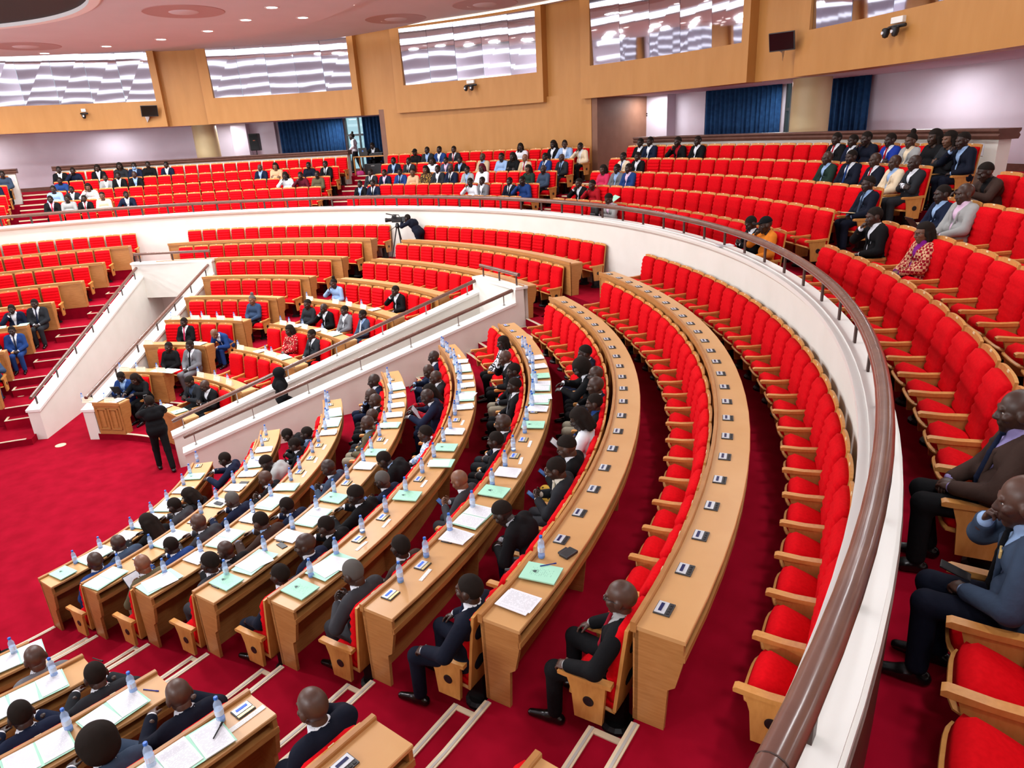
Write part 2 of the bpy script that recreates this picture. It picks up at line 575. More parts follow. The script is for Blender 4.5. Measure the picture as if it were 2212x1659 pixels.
def ramp_wall(nm, line, side, slope_to, zs, steel=False, label='', rlabel=''):
    A, B = Vector(line[0]), Vector(line[1])
    d = (B - A).normalized()
    n = Vector((-d.y, d.x)) * side
    L = (B - A).length
    S = A + d * slope_to
    def q(p, off, z):
        w = p + n * off
        return (w.x, w.y, z)
    m = MB()
    z0, z1 = zs
    hexa(m, [q(A, 0, 0), q(S, 0, 0), q(S, .28, 0), q(A, .28, 0)], [q(A, 0, z0), q(S, 0, z1), q(S, .28, z1), q(A, .28, z0)])
    hexa(m, [q(S, 0, 0), q(B, 0, 0), q(B, .28, 0), q(S, .28, 0)], [q(S, 0, 3.06), q(B, 0, 3.06), q(B, .28, 3.06), q(S, .28, 3.06)])
    E = B + d * 1.1
    hexa(m, [q(B, 0, 0), q(E, 0, 0), q(E, .28, 0), q(B, .28, 0)], [q(B, 0, 1.84), q(E, 0, 1.84), q(E, .28, 1.84), q(B, .28, 1.84)])
    w = struct(m.build(nm, M_WHITE))
    m = MB()
    hexa(m, [q(A - d * .02, -.03, z0), q(S, -.03, z1), q(S, .31, z1), q(A - d * .02, .31, z0)],
         [q(A - d * .02, -.03, z0 + .06), q(S, -.03, z1 + .06), q(S, .31, z1 + .06), q(A - d * .02, .31, z0 + .06)])
    struct(m.build('trim_wall_cap', M_CAP))
    r = root('handrail', rlabel, 'handrail', q(A, .14, 0))
    o = Vector(q(A, .14, 0))
    dz = (z1 - z0) / slope_to
    hh = .33
    p0, p1 = Vector(q(A + d * .05, .14, z0 + hh + .05 * dz)), Vector(q(S, .14, z1 + hh))
    pts = [p0 - o, p1 - o]
    MB().tube(pts, .045, 12).build('rail', M_RAIL, r, True)
    k = 7
    for j in range(k):
        s_ = .25 + (slope_to - .5) * j / (k - 1)
        c = Vector(q(A + d * s_, .14, z0 + dz * s_)) - o
        if steel:
            MB().tube([c + Vector((0, 0, .05)), c + Vector((0, 0, hh - .03))], .014, 8).lathe([(.03, .06), (.03, .075)], 10, c).build('post', M_STEEL, r, True)
        else:
            MB().box(c + Vector((0, 0, .05 + (hh - .06) / 2)), (.05, .02, hh - .06), 0, rot=Euler((0, 0, math.atan2(d.y, d.x)))).build('post', M_POST, r)
    return A, B, S, n

W1 = ramp_wall('wall_ramp', V1N, 1, 7.75, (.72, 2.70), True, rlabel='brown handrail on thin steel posts along the nearer ramp wall')
W2 = ramp_wall('wall_ramp', V1F, -1, 7.70, (.72, 2.70), True, rlabel='brown handrail beyond the veiled woman, nearer ramp, far wall')
W3 = ramp_wall('wall_ramp', V2R, 1, 7.45, (.74, 2.62), rlabel='brown handrail on dark posts beside the panelled front desk')
W4 = ramp_wall('wall_ramp', V2L, -1, 7.45, (.74, 2.62), rlabel='brown handrail on dark posts beside the farther ramp steps')
for (P, Q), rl in (((W1, W2), 'short dark handrail over the head of the nearer ramp'), ((W4, W3), 'short handrail over the head of the farther ramp')):
    S0, B0, S1, B1 = P[2], P[1], Q[2], Q[1]
    n0, n1_ = P[3], Q[3]
    i0, i1, j0, j1 = S0 + n0 * .28, S1 + n1_ * .28, B0 + n0 * .28, B1 + n1_ * .28
    m = MB().prism([tuple(i0), tuple(i1), tuple(j1), tuple(j0)], 1.92, 3.06)
    struct(m.build('wall_ramp_head', M_WHITE))
    o0, o1, k0, k1 = S0 - n0 * .03, S1 - n1_ * .03, B0 - n0 * .03, B1 - n1_ * .03
    struct(MB().prism([tuple(o0), tuple(o1), tuple(k1), tuple(k0)], 3.06, 3.12).build('trim_ramp_head', M_CAP))
    c0, c1 = (S0 + B0) / 2, (S1 + B1) / 2
    r = root('handrail', rl, 'handrail', (c0.x, c0.y, 3.12))
    v = c1 - c0
    MB().tube([(v.x * .04, v.y * .04, .27), (v.x * .97, v.y * .97, .27)], .045, 12).build('rail', M_RAIL, r, True)
    for t in (.1, .5, .9):
        MB().box((v.x * t, v.y * t, .12), (.05, .02, .24), 0, rot=Euler((0, 0, math.atan2(v.y, v.x)))).build('post', M_POST, r)
    # closed door at the end of the passage under the tiers
    e0, e1 = B0 + (B0 - S0).normalized() * .9, B1 + (B1 - S1).normalized() * .9
    struct(MB().prism([tuple(e0), tuple(e1), tuple(e1 + (B1 - S1).normalized() * .1), tuple(e0 + (B0 - S0).normalized() * .1)], 0, 1.92).build('wall_passage_end', M_WHITE))

# ---------------------------------------------------------------- gallery front, rail
m = MB()
m.sweep([(14.9, 2.4), (15.05, 2.4), (15.05, 4.38), (14.82, 4.38), (14.82, 4.34), (14.86, 4.30), (14.9, 4.28)], TL, TH, 140)
struct(m.build('wall_gallery_front', M_WHITE))
m = MB()
m.sweep([(14.79, 4.38), (15.06, 4.38), (15.06, 4.43), (14.79, 4.43)], TL, TH, 140)
m.sweep([(14.86, 4.43), (15.04, 4.43), (15.04, 4.45), (14.86, 4.45)], TL, TH, 140)
struct(m.build('trim_gallery_ledge', M_CAP))
m = MB().sweep([(15.05, 3.6), (15.07, 3.6), (15.07, 4.375), (15.05, 4.375)], TL, TH, 140)
struct(m.build('wall_gallery_back', M_CORNICE))
gr = root('handrail', 'long curved brown handrail along the white gallery wall', 'handrail', (0, 0, 4.45))
MB().tube([pol(14.92, TL + (TH - TL) * i / 150, .295) for i in range(151)], .058, 14).build('rail', M_RAIL, gr, True)
for j in range(-3, 53):
    t = .082 + .0595 * j
    x, y, z = pol(14.93, t, .12)
    MB().box((x, y, z), (.022, .062, .245), 0, rot=Euler((0, 0, t))).build('post', M_POST, gr)
for j in range(6):
    t = .11 + .66 * j
    x, y, z = pol(14.92, t, .295)
    MB().lathe([(.0595, -.003), (.0595, .003)], 18, (x, y, z), Euler((PI / 2, 0, t))).build('joint', M_POST, gr)

# ---------------------------------------------------------------- gallery back: parapets, amber wall, lilac walls
for a, b, nm in ((.883, 1.484, 'wall_parapet'), (2.14, 2.742, 'wall_parapet'), (2.812, 3.3, 'wall_parapet'), (-.35, .72, 'wall_parapet')):
    struct(MB().sweep([(19.62, 4.6), (19.86, 4.6), (19.86, 6.06), (19.62, 6.06)], a, b).build(nm, M_WHITE))
    struct(MB().sweep([(19.56, 6.06), (19.92, 6.06), (19.95, 6.12), (19.92, 6.16), (19.95, 6.2), (19.95, 6.24), (19.52, 6.24), (19.52, 6.2), (19.56, 6.16), (19.53, 6.12)],
                  a - .004, b + .004).build('trim_cornice', M_CORNICE))
m = MB()
m.sweep([(19.62, 4.6), (19.9, 4.6), (19.9, 7.7), (19.62, 7.7)], 1.581, 2.046)
struct(m.build('wall_amber_back', M_FASCIA))
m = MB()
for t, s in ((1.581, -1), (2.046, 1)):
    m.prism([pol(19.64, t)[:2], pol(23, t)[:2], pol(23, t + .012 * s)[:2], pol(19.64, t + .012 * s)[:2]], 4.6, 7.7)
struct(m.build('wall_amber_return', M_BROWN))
WIN = [(1.3277, 1.3405), (2.163, 2.2045)]
m = MB()
cuts = [-PI] + [w for q in WIN for w in q] + [PI]
for a, b in zip(cuts[0::2], cuts[1::2]):
    m.sweep([(23, 4.6), (23.2, 4.6), (23.2, 7.9), (23, 7.9)], a, b)
struct(m.build('wall_lilac_back', M_LILAC))
m = MB()
m.sweep([(22.98, 5.2), (23, 5.2), (23, 5.36), (22.98, 5.36)], -.3, 3.3)
struct(m.build('baseboard_back', M_CORNICE))
for (a, b), k in zip(WIN, (1, 2)):
    w = struct(link('window_%d' % k, MB().sweep([(23.05, 5.2), (23.07, 5.2), (23.07, 7.7), (23.05, 7.7)], a, b, 3).mesh('window_pane', M_GLASS)))
    fr = MB()
    e = .0022
    for t in (a, b - e, a + (b - a) * .3):
        fr.sweep([(22.98, 5.2), (23.12, 5.2), (23.12, 7.7), (22.98, 7.7)], t, t + e, 1)
    for z in (5.2, 6.78, 7.64):
        fr.sweep([(22.98, z), (23.12, z), (23.12, z + .09), (22.98, z + .09)], a, b, 2)
    fr.build('window_frame', M_DARKGREY, w)
for a, b, lab in ((1.3405, 1.468, 'wide dark blue curtain between the round column and lilac wall, under the recessed gallery ceiling'), (1.208, 1.2626, 'narrow dark blue curtain on the far side of the wide beige column'),
             (2.2045, 2.3376, 'wide dark blue curtain hanging beside the loudspeaker'), (2.117, 2.163, 'narrow dark blue curtain hanging beside the bright doorway')):
    m = MB()
    n = int((b - a) * 900)
    vs, fs = [], []
    for i in range(n + 1):
        t = a + (b - a) * i / n
        w = .05 * math.sin(i * .9) + .025 * math.sin(i * .37 + 1)
        for z, k in ((5.25, 1.1), (6.4, 1.0), (7.62, .75)):
            for dr in (0, .02):
                vs.append(pol(22.74 + w * k + dr, t, z))
    for i in range(n):
        o, p = i * 6, i * 6 + 6
        for z in (0, 2):
            fs += [(o + z, p + z, p + z + 2, o + z + 2), (o + z + 1, o + z + 3, p + z + 3, p + z + 1)]
        fs += [(o, o + 1, p + 1, p), (o + 4, p + 4, p + 5, o + 5)]
    fs += [(0, 2, 3, 1), (2, 4, 5, 3), (n * 6, n * 6 + 1, n * 6 + 3, n * 6 + 2), (n * 6 + 2, n * 6 + 3, n * 6 + 5, n * 6 + 4)]
    m.add(vs, fs)
    tag(m.build('curtain', noisy('navy_curtain', (24, 52, 88), (34, 68, 108), 8.0, 0.85, spec=.1), None, 'all'), lab, 'curtain')
for t, nm in ((1.237, 'column'), (2.465, 'column'), (.72, 'column'), (2.9, 'column')):
    struct(MB().lathe([(.50, 4.6), (.50, 7.75)], 40, pol(21.3, t)).build(nm, M_COLUMN, None, True))
# soffit above the walkway
struct(MB().sweep([(19.75, 7.56), (23.1, 7.56), (23.1, 7.8), (19.75, 7.8)], -PI, PI, 160).build('ceiling_soffit', M_CEIL))
# pier boxes on the lilac wall
m = MB()
for a, b, d in ((1.53, 1.60, .5), (1.47, 1.50, .2), (2.40, 2.43, .45), (2.345, 2.37, .3)):
    m.sweep([(23 - d, 5.2), (23.05, 5.2), (23.05, 7.66), (23 - d, 7.66)], a, b)
struct(m.build('wall_lilac_pier', M_LILAC))

# ---------------------------------------------------------------- upper amber wall with mirror windows
FB, FT = 7.52, 10.62
PITCH, BAY = .4155, .333
bays = []
m = MB()
for k in range(-9, 6):
    a = 1.262 + PITCH * k
    b = a + BAY
    if a < -PI or b > PI + .15:
        continue
    bays.append((k, a, b))
    # bay: sill, head and jambs round the mirror opening
    t0, t1 = a + .013, b - .02
    z0, z1 = 8.50, 10.46
    m.sweep([(19.42, FB), (19.98, FB), (19.98, z0), (19.42, z0)], a, b)
    m.sweep([(19.42, z1), (19.98, z1), (19.98, FT), (19.42, FT)], a, b)
    m.sweep([(19.42, z0), (19.98, z0), (19.98, z1), (19.42, z1)], a, t0, 1)
    m.sweep([(19.42, z0), (19.98, z0), (19.98, z1), (19.42, z1)], t1, b, 1)
    m.sweep([(19.72, FB), (19.98, FB + .02), (19.98, FT), (19.72, FT)], b, b + PITCH - BAY)
struct(m.build('wall_fascia', M_FASCIA))
for k, a, b in bays:
    t0, t1 = a + .013, b - .02
    n = 5
    m = MB()
    for j in range(n):
        u0, u1 = t0 + (t1 - t0) * j / n, t0 + (t1 - t0) * (j + 1) / n - .0006
        w = [rnd.uniform(-.004, .004) for _ in range(4)]
        tilt = -.10
        p = [pol(19.52 + w[0], u0, 8.50), pol(19.52 + w[1], u1, 8.50), pol(19.52 + w[2] + tilt, u1, 10.46), pol(19.52 + w[3] + tilt, u0, 10.46)]
        q = [pol(19.55, u0, 8.50), pol(19.55, u1, 8.50), pol(19.55, u1, 10.46), pol(19.55, u0, 10.46)]
        hexa(m, p, q)
    w = struct(m.build('window_%d' % (k + 12), M_MIRROR))

# ---------------------------------------------------------------- ceiling
CX, YC = -5.5, -2.6
def arcspan(r):
    w = math.asin(min(.99, -YC / r))
    return -w, PI + w
m = MB()
n = 80
m.sweep([(0, 10.92), (27, 10.92), (27, 11.1), (0, 11.1)], -PI, PI, n)
struct(m.build('ceiling', M_CEIL))
RINGS = [(6.3, 12.4, 10.0), (6.3, 16.9, 10.32), (6.3, 20.4, 10.56)]
for j, (r0, r1, z) in enumerate(RINGS):
    a0, a1 = arcspan(r1)
    m = MB()
    m.sweep([(r0, z), (r1, z), (r1, z + .06), (r1 - .16, z + .06), (r1 - .16, z + .30), (r0, z + .30)], a0, a1, 110, cx=CX)
    struct(m.build('ceiling_ring', M_CEIL))
    m = MB()
    m.sweep([(r1 - .155, z + .07), (r1 - .13, z + .07), (r1 - .13, z + .30), (r1 - .155, z + .30)], a0, a1, 110, cx=CX)
    tag(m.build('light_strip', M_COVE), ['innermost', 'middle', 'outermost'][j] + ' hidden cove light ring round the rose ceiling', 'light')
m = MB()
a0, a1 = arcspan(6.3)
m.sweep([(6.2, 9.96), (6.42, 9.96), (6.46, 9.99), (6.46, 10.07), (6.2, 10.07)], a0, a1, 100, cx=CX)
struct(m.build('trim_ceiling_ring', M_PALE, None, True))
m = MB().sweep([(3.6, 10.05), (6.3, 10.05), (6.3, 10.1), (3.6, 10.1)], a0, a1, 100, cx=CX)
struct(m.build('ceiling_dark_ring', M_DARKDISC))
a0, a1 = arcspan(3.65)
m = MB().sweep([(0, 10.0), (3.65, 10.0), (3.65, 10.1), (0, 10.1)], a0, a1, 80, cx=CX)
struct(m.build('ceiling_centre', M_CEIL))
# unseen other side of the hall; glowing bands added for the mirror windows to reflect
m = MB()
m.sweep([(19.0, 5.9), (19.2, 5.9), (19.2, 10.92), (19.0, 10.92)], -PI + .12, -.3, 90)
struct(m.build('wall_opposite', M_LILAC))
for j, (z0, z1) in enumerate(((9.62, 9.92), (8.66, 8.90), (7.80, 8.02), (7.04, 7.24), (6.34, 6.52))):
    m = MB().sweep([(18.93, z0), (18.97, z0), (18.97, z1), (18.93, z1)], -PI + .14, -.32, 90)
    tag(m.build('light_strip', M_BAND), '%s added light band on the unseen wall opposite the mirrors' % ORD[j], 'light')
    m = MB().sweep([(18.6, z0 - .1), (19.0, z0 - .1), (19.0, z0 - .03), (18.6, z0 - .03)], -PI + .13, -.31, 90)
    struct(m.build('trim_light_shelf', M_CEIL))
# slim cove light along the head of every bay of the amber wall
m = MB()
m.sweep([(19.10, 10.50), (19.16, 10.50), (19.16, 10.55), (19.10, 10.55)], 0, PI, 120)
tag(m.build('light_strip', M_COVE2), 'slim warm light line where the amber wall meets the ceiling', 'light')
# ---------------------------------------------------------------- camera (needed early: picks which seats show largest)
CAM_POS = Vector((15.45, 0, 6.64))
F_PX, PITCH_C, ROLL_C, YAW_C = 1490.98, .3512, -.0544, 2.3704
cy_, sy_, cp_, sp_ = math.cos(YAW_C), math.sin(YAW_C), math.cos(PITCH_C), math.sin(PITCH_C)
CF = Vector((cy_ * cp_, sy_ * cp_, -sp_))
r0_ = Vector((sy_, -cy_, 0))
u0_ = r0_.cross(CF)
CR = r0_ * math.cos(ROLL_C) + u0_ * math.sin(ROLL_C)
CU = u0_ * math.cos(ROLL_C) - r0_ * math.sin(ROLL_C)
cam = bpy.data.cameras.new('camera')
cam.sensor_width = 36
cam.lens = F_PX / 2212 * 36
cam.clip_start, cam.clip_end = .05, 200
co = bpy.data.objects.new('camera', cam)
COL.objects.link(co)
M4 = Matrix.Identity(4)
for i in range(3):
    M4[i][0], M4[i][1], M4[i][2], M4[i][3] = CR[i], CU[i], -CF[i], CAM_POS[i]
co.matrix_world = M4
SC.camera = co

def screen(p):
    d = Vector(p) - CAM_POS
    z = d.dot(CF)
    if z < .05:
        return None
    return 1106 + F_PX * d.dot(CR) / z, 829.5 - F_PX * d.dot(CU) / z, z

# ---------------------------------------------------------------- desk rows
def desk(i, a, b, label, group=None, panelled=False):
    Ri, Ro, zt, zf = DR[i] - .13, DR[i] + .235, DT[i] + (AZ[i] if b > 3 else 0), FL[i] + (AZ[i] if b > 3 else 0)
    if b - a < .04:
        return
    tm = (a + b) / 2
    r = root('desk_row', label, 'desk', (0, 0, 0), 0, group)
    m = MB()
    m.sweep([(Ri, zt - .03), (Ro, zt - .03), (Ro, zt - .006), (Ro - .006, zt), (Ri, zt)], a, b)
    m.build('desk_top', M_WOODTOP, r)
    m = MB()
    m.sweep([(Ri - .012, zt - .05), (Ri + .03, zt - .05), (Ri + .03, zt + .022), (Ri + .022, zt + .03), (Ri - .012, zt + .03)], a - .0006, b + .0006)
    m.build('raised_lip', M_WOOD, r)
    m = MB()
    m.sweep([(Ri + .02, zf), (Ri + .045, zf), (Ri + .045, zt - .03), (Ri + .02, zt - .03)], a, b)
    m.sweep([(Ri + .008, zt - .1), (Ri + .02, zt - .1), (Ri + .02, zt - .05), (Ri + .008, zt - .05)], a, b)
    m.sweep([(Ri + .01, zf), (Ri + .02, zf), (Ri + .02, zf + .09), (Ri + .01, zf + .09)], a, b)
    if panelled:
        for u0, u1 in ((.08, .46), (.54, .92)):
            c0, c1 = a + (b - a) * u0, a + (b - a) * u1
            m.sweep([(Ri - .006, zf + .2), (Ri + .02, zf + .2), (Ri + .02, zt - .18), (Ri - .006, zt - .18)], c0 + .02, c1 - .02)
            for zz in (zf + .13, zt - .15):
                m.sweep([(Ri - .014, zz), (Ri + .02, zz), (Ri + .02, zz + .02), (Ri - .014, zz + .02)], c0, c1)
            for tt in (c0, c1 - .006):
                m.sweep([(Ri - .014, zf + .13), (Ri + .02, zf + .13), (Ri + .02, zt - .13), (Ri - .014, zt - .13)], tt, tt + .006, 1)
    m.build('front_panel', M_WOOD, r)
    m = MB()
    m.sweep([(Ri + .045, zt - .16), (Ro - .02, zt - .16), (Ro - .02, zt - .14), (Ri + .045, zt - .14)], a + .003, b - .003)
    m.sweep([(Ro - .02, zt - .17), (Ro, zt - .17), (Ro, zt - .12), (Ro - .02, zt - .12)], a, b)
    m.build('book_shelf', M_WOOD, r)
    for t, s in ((a, 1), (b, -1)):
        w = .035 / Ro * s
        m = MB()
        pr = [(Ri + .012, zf), (Ri + .235, zf), (Ri + .255, zf + .36), (Ri + .305, zf + .40), (Ro - .012, zt - .18), (Ro - .012, zt - .03), (Ri + .005, zt - .03)]
        m.sweep(pr, min(t, t + w), max(t, t + w), 1)
        m.build('end_panel', M_WOOD, r)
    if (b - a) * DR[i] > 2.0:                      # inner supports under long desks
        n = max(1, int((b - a) * DR[i] / 1.6))
        for j in range(1, n):
            t = a + (b - a) * j / n
            m = MB()
            m.sweep([(Ri + .045, zf), (Ri + .2, zf), (Ri + .24, zf + .4), (Ro - .06, zt - .16), (Ri + .045, zt - .16)], t - .012 / Ri, t + .012 / Ri, 1)
            m.build('support', M_WOOD, r)
    return r

BLK = {}
def blk(name, desc, a, b):
    BLK[name] = (desc, a, b)
C1END = [0, 1.0, 1.06, 1.10, 1.12, 1.131, 1.106, 1.128, 1.1305]
blk('C1', 'main block', lambda i: c1_near(DR[i]), lambda i: C1END[i])
blk('C2', 'corner block across the steps', lambda i: max(-.3, c2_end(DR[i]) - .5), lambda i: c2_end(DR[i]))
blk('B2', 'block between tripod and nearer ramp', lambda i: th_line(*V1F, DR[i]) + .012 if i < 7 else [1.243, 1.2365][i - 7], lambda i: b2_far(DR[i] + .1))
blk('B1', 'block between tripod and farther ramp', lambda i: b1_near(DR[i] + .2), lambda i: th_line(*V2R, DR[i]) - .012 if i < 7 else 2.446)
blk('A', 'block beyond the farther ramp', lambda i: a_near(DR[i] + .1), lambda i: 3.3)
ROWN = ['', 'frontmost', 'second', 'third', 'fourth', 'fifth', 'sixth', 'seventh', 'topmost']
for nm, (desc, fa, fb) in BLK.items():
    for i in range(1, 9):
        if nm == 'C2' and i < 2:
            continue
        if nm == 'A' and i < 2:
            continue
        a, b = fa(i), fb(i)
        lab = 'curved oak desk, %s row, %s' % (ROWN[i], desc)
        pan = False
        if nm == 'B1' and i == 1:
            lab, pan = 'short oak desk with two carved front panels at the foot of the ramp', True
        desk(i, a, b, lab, 'curved oak desks', pan)

# ---------------------------------------------------------------- theatre seats
def seat_parts(tilt):
    """parts in the seat's own frame: x towards the stage, origin on the tier floor"""
    P = []
    # back cushion: gently curved, with stitched ribs
    vs, fs = [], []
    nz, ny = 15, 7
    for side in (0, 1):
        for a in range(nz + 1):
            z = .43 + (1.075 - .43) * a / nz
            u = (z - .43) / .645
            for b in range(ny + 1):
                y = -.224 + .448 * b / ny
                w = abs(y) / .224
                edge = max(0, w - .86) * .16 + max(0, (u - .93)) * .5 + max(0, .06 - u) * .5
                x = .035 - .075 * u + .008 * w * w
                x += (.075 - edge + .012 * math.sin(u * PI) + (.013 if a % 2 else -.005)) if side == 0 else -.02
                zz = z - max(0, w - .9) * .06 * (1 if u > .95 else 0)
                vs.append((x, y, zz))
    n1 = (nz + 1) * (ny + 1)
    q = lambda s, a, b: s * n1 + a * (ny + 1) + b
    for a in range(nz):
        for b in range(ny):
            fs.append((q(0, a, b), q(0, a, b + 1), q(0, a + 1, b + 1), q(0, a + 1, b)))
            fs.append((q(1, a, b), q(1, a + 1, b), q(1, a + 1, b + 1), q(1, a, b + 1)))
    for a in range(nz):
        fs.append((q(0, a, 0), q(0, a + 1, 0), q(1, a + 1, 0), q(1, a, 0)))
        fs.append((q(0, a, ny), q(1, a, ny), q(1, a + 1, ny), q(0, a + 1, ny)))
    for b in range(ny):
        fs.append((q(0, 0, b), q(1, 0, b), q(1, 0, b + 1), q(0, 0, b + 1)))
        fs.append((q(0, nz, b), q(0, nz, b + 1), q(1, nz, b + 1), q(1, nz, b)))
    P.append(('back_cushion', MB().add(vs, fs), M_RED, 'all'))
    # wooden back shell, its top edge a shallow arch above the cushion
    vs, fs = [], []
    zs = (.36, .6, .85, 1.02, 1.10, 1.125)
    for x0 in (.022, -.004):
        for z in zs:
            u = (z - .43) / .645
            for b in range(9):
                y = -.238 + .476 * b / 8
                w = abs(y) / .238
                zz = z - (.016 * w ** 4 if z > 1.0 else 0)
                vs.append((x0 - .075 * u + .010 * w * w, y, zz))
    k = len(zs) * 9
    for a in range(len(zs) - 1):
        for b in range(8):
            i0 = a * 9 + b
            fs.append((i0, i0 + 1, i0 + 10, i0 + 9))
            fs.append((k + i0, k + i0 + 9, k + i0 + 10, k + i0 + 1))
        for b in (0, 8):
            i0 = a * 9 + b
            fs.append((i0, i0 + 9, k + i0 + 9, k + i0))
    for b in range(8):
        fs.append((b, b + 1, k + b + 1, k + b))
        i0 = (len(zs) - 1) * 9 + b
        fs.append((i0, i0 + 1, k + i0 + 1, k + i0))
    P.append(('back_shell', MB().add(vs, fs), M_SEATWOOD, True))
    P.append(('number_plate', MB().box((-.056, 0, 1.118), (.006, .045, .02), 0, rot=Euler((0, -.17, 0))), M_PLATE, False))
    # seat cushion with rounded front
    def pad(off, z0, z1, crown, tilt):
        vs, fs = [], []
        nx, ny = 8, 8
        for s in (0, 1):
            for a in range(nx + 1):
                for b in range(ny + 1):
                    u, w = a / nx, -1 + 2 * b / ny
                    x = .02 + off * .3 + (.385 + off - .03 * w ** 4) * u
                    y = (.216 + off) * w * (1 - .04 * u ** 4)
                    e = max(abs(w), u if u > .5 else .5, 1 - u if u < .1 else .5)
                    dz = -.05 * max(0, (e - .9) / .1) ** 2
                    z = (z1 + crown * (1 - w * w) * math.sin(u * PI * .9) + dz + .03 * u) if s == 0 else z0 + .03 * u
                    c_, s_ = math.cos(tilt), math.sin(tilt)
                    vs.append((.03 + (x - .03) * c_ - (z - .42) * s_, y, .42 + (x - .03) * s_ + (z - .42) * c_))
        n = (nx + 1) * (ny + 1)
        g = lambda s, a, b: s * n + a * (ny + 1) + b
        for a in range(nx):
            for b in range(ny):
                fs.append((g(0, a, b), g(0, a + 1, b), g(0, a + 1, b + 1), g(0, a, b + 1)))
                fs.append((g(1, a, b), g(1, a, b + 1), g(1, a + 1, b + 1), g(1, a + 1, b)))
            fs.append((g(0, a, 0), g(1, a, 0), g(1, a + 1, 0), g(0, a + 1, 0)))
            fs.append((g(0, a, ny), g(0, a + 1, ny), g(1, a + 1, ny), g(1, a, ny)))
        for b in range(ny):
            fs.append((g(0, 0, b), g(0, 0, b + 1), g(1, 0, b + 1), g(1, 0, b)))
            fs.append((g(0, nx, b), g(1, nx, b), g(1, nx, b + 1), g(0, nx, b + 1)))
        return MB().add(vs, fs)
    P.append(('seat_cushion', pad(.004, .365, .47, .035, tilt), M_RED, 'all'))
    P.append(('seat_pan', pad(.014, .335, .395, 0, tilt), M_SEATWOOD, True))
    P.append(('pedestal', MB().box((.10, 0, .17), (.16, .10, .34), .01).lathe([(.13, 0), (.13, .03), (.10, .05)], 14, (.10, 0, 0)), M_PED, False))
    return P

def arm(y, outer):
    top = MB()
    pr = [(.45, .585), (.452, .61), (.43, .622), (.25, .617), (.03, .632), (.03, .595), (.24, .585), (.40, .582)]
    vs = [(x, y + s * .031, z) for s in (-1, 1) for x, z in pr]
    n = len(pr)
    fs = [tuple(range(n)), tuple(range(n, 2 * n))[::-1]] + [(j, (j + 1) % n, n + (j + 1) % n, n + j) for j in range(n)]
    top.add(vs, fs)
    side = MB()
    pr = [(.385, .59), (.345, .46), (.325, .235), (.105, .235), (.075, .59)]
    w = .018
    vs = [(x, y + s * w, z) for s in (-1, 1) for x, z in pr]
    n = len(pr)
    fs = [tuple(range(n)), tuple(range(n, 2 * n))[::-1]] + [(j, (j + 1) % n, n + (j + 1) % n, n + j) for j in range(n)]
    side.add(vs, fs)
    d = None
    if outer:
        d = MB().lathe([(.0, 0), (.042, 0), (.042, .006), (.03, .008), (.0, .006)], 18, (.21, y + outer * w, .42), Euler((-PI / 2 * outer, 0, 0)))
    return top, side, d

SEATP = [seat_parts(.30), seat_parts(.02)]
ARMY = .264
def seat_proto(kind, occ):
    """kind: 0 one shared arm, 1 also an end arm on the low side, 2 the shared arm is an end arm"""
    P = [(n, m, mt, s) for n, m, mt, s in SEATP[occ]]
    hi = arm(-ARMY, -1 if kind == 2 else 0)
    P += [('armrest', hi[0], M_SEATWOOD, True), ('side_panel', hi[1], M_SEATWOOD, False)]
    if hi[2]:
        P.append(('vent_disc', hi[2], M_BLACK, False))
    if kind == 1:
        lo = arm(ARMY, 1)
        P += [('armrest', lo[0], M_SEATWOOD, True), ('side_panel', lo[1], M_SEATWOOD, False), ('vent_disc', lo[2], M_BLACK, False)]
    return P
PROTO = [seat_proto(k % 3, k // 3) for k in range(6)]
PMESH = [[(n, m.mesh(n, mt, s)) for n, m, mt, s in P] for P in PROTO]

ROWS = []      # (block, row, R, floor, [theta], words for the seat end, row words, block words)
for nm, (desc, fa, fb) in BLK.items():
    for i in range(1, 9):
        if nm in ('C2', 'A') and i < 2:
            continue
        a, b = fa(i), fb(i)
        D = .495 / DR[i]
        if nm in ('C1', 'B1', 'A'):
            s = c1_near(DR[i]) if nm == 'C1' else a
            n = int((b - s) / D + .25)
            th = [s + D * (.5 + k) for k in range(n)]
            if nm == 'A':
                th = [t for t in th if t < 3.1]
        elif nm == 'C2':
            n = 8
            th = [b - D * (.2 + k) for k in range(n)]
        else:
            n = int((b - a) / D + .25)
            th = [b - D * (.5 + k) for k in range(n)]
        ROWS.append((nm, i, ST[i], FL[i] + (AZ[i] if nm == 'A' else 0), th, D))
GBL = {'G0': (.02, .264, 'gallery end beside the man with the pocket square'), 'G1': (.31, .788, 'gallery block along the near rail'),
       'G2': (.876, 1.478, 'gallery block under the long cornice'), 'G3': (1.567, 2.036, 'gallery block before the amber wall'),
       'G4': (2.13, 2.74, 'far gallery block beside the equipment table'), 'G5': (2.82, 3.1, 'gallery block past the far steps')}
for nm, (a, b, desc) in GBL.items():
    for k in range(1, 6):
        if nm == 'G0' and k > 2:
            continue
        D = GA / (GS[k] + .08)
        n = int((b - a) / D + .3)
        th = [b - D * (.5 + j) for j in range(n)] if nm in ('G1', 'G0') else [a + D * (.5 + j) for j in range(n)]
        ROWS.append((nm, k, GS[k], GF[k], th, D))
SEATS = []
for nm, i, R, z, th, D in ROWS:
    inc = th[-1] > th[0]
    for k, t in enumerate(th):
        kind = 0
        if (k == 0 and inc) or (k == len(th) - 1 and not inc):
            kind = 1
        elif (k == len(th) - 1 and inc) or (k == 0 and not inc):
            kind = 2
        vis = 0
        for dR, dz in ((0, .7), (-.4, .5), (0, 1.1)):
            p = screen(pol(R + dR, t, z + dz))
            if p and -30 < p[0] < 2240 and -30 < p[1] < 1700:
                vis = max(vis, F_PX / p[2])
        SEATS.append([vis, nm, i, k, R, z, t, kind])
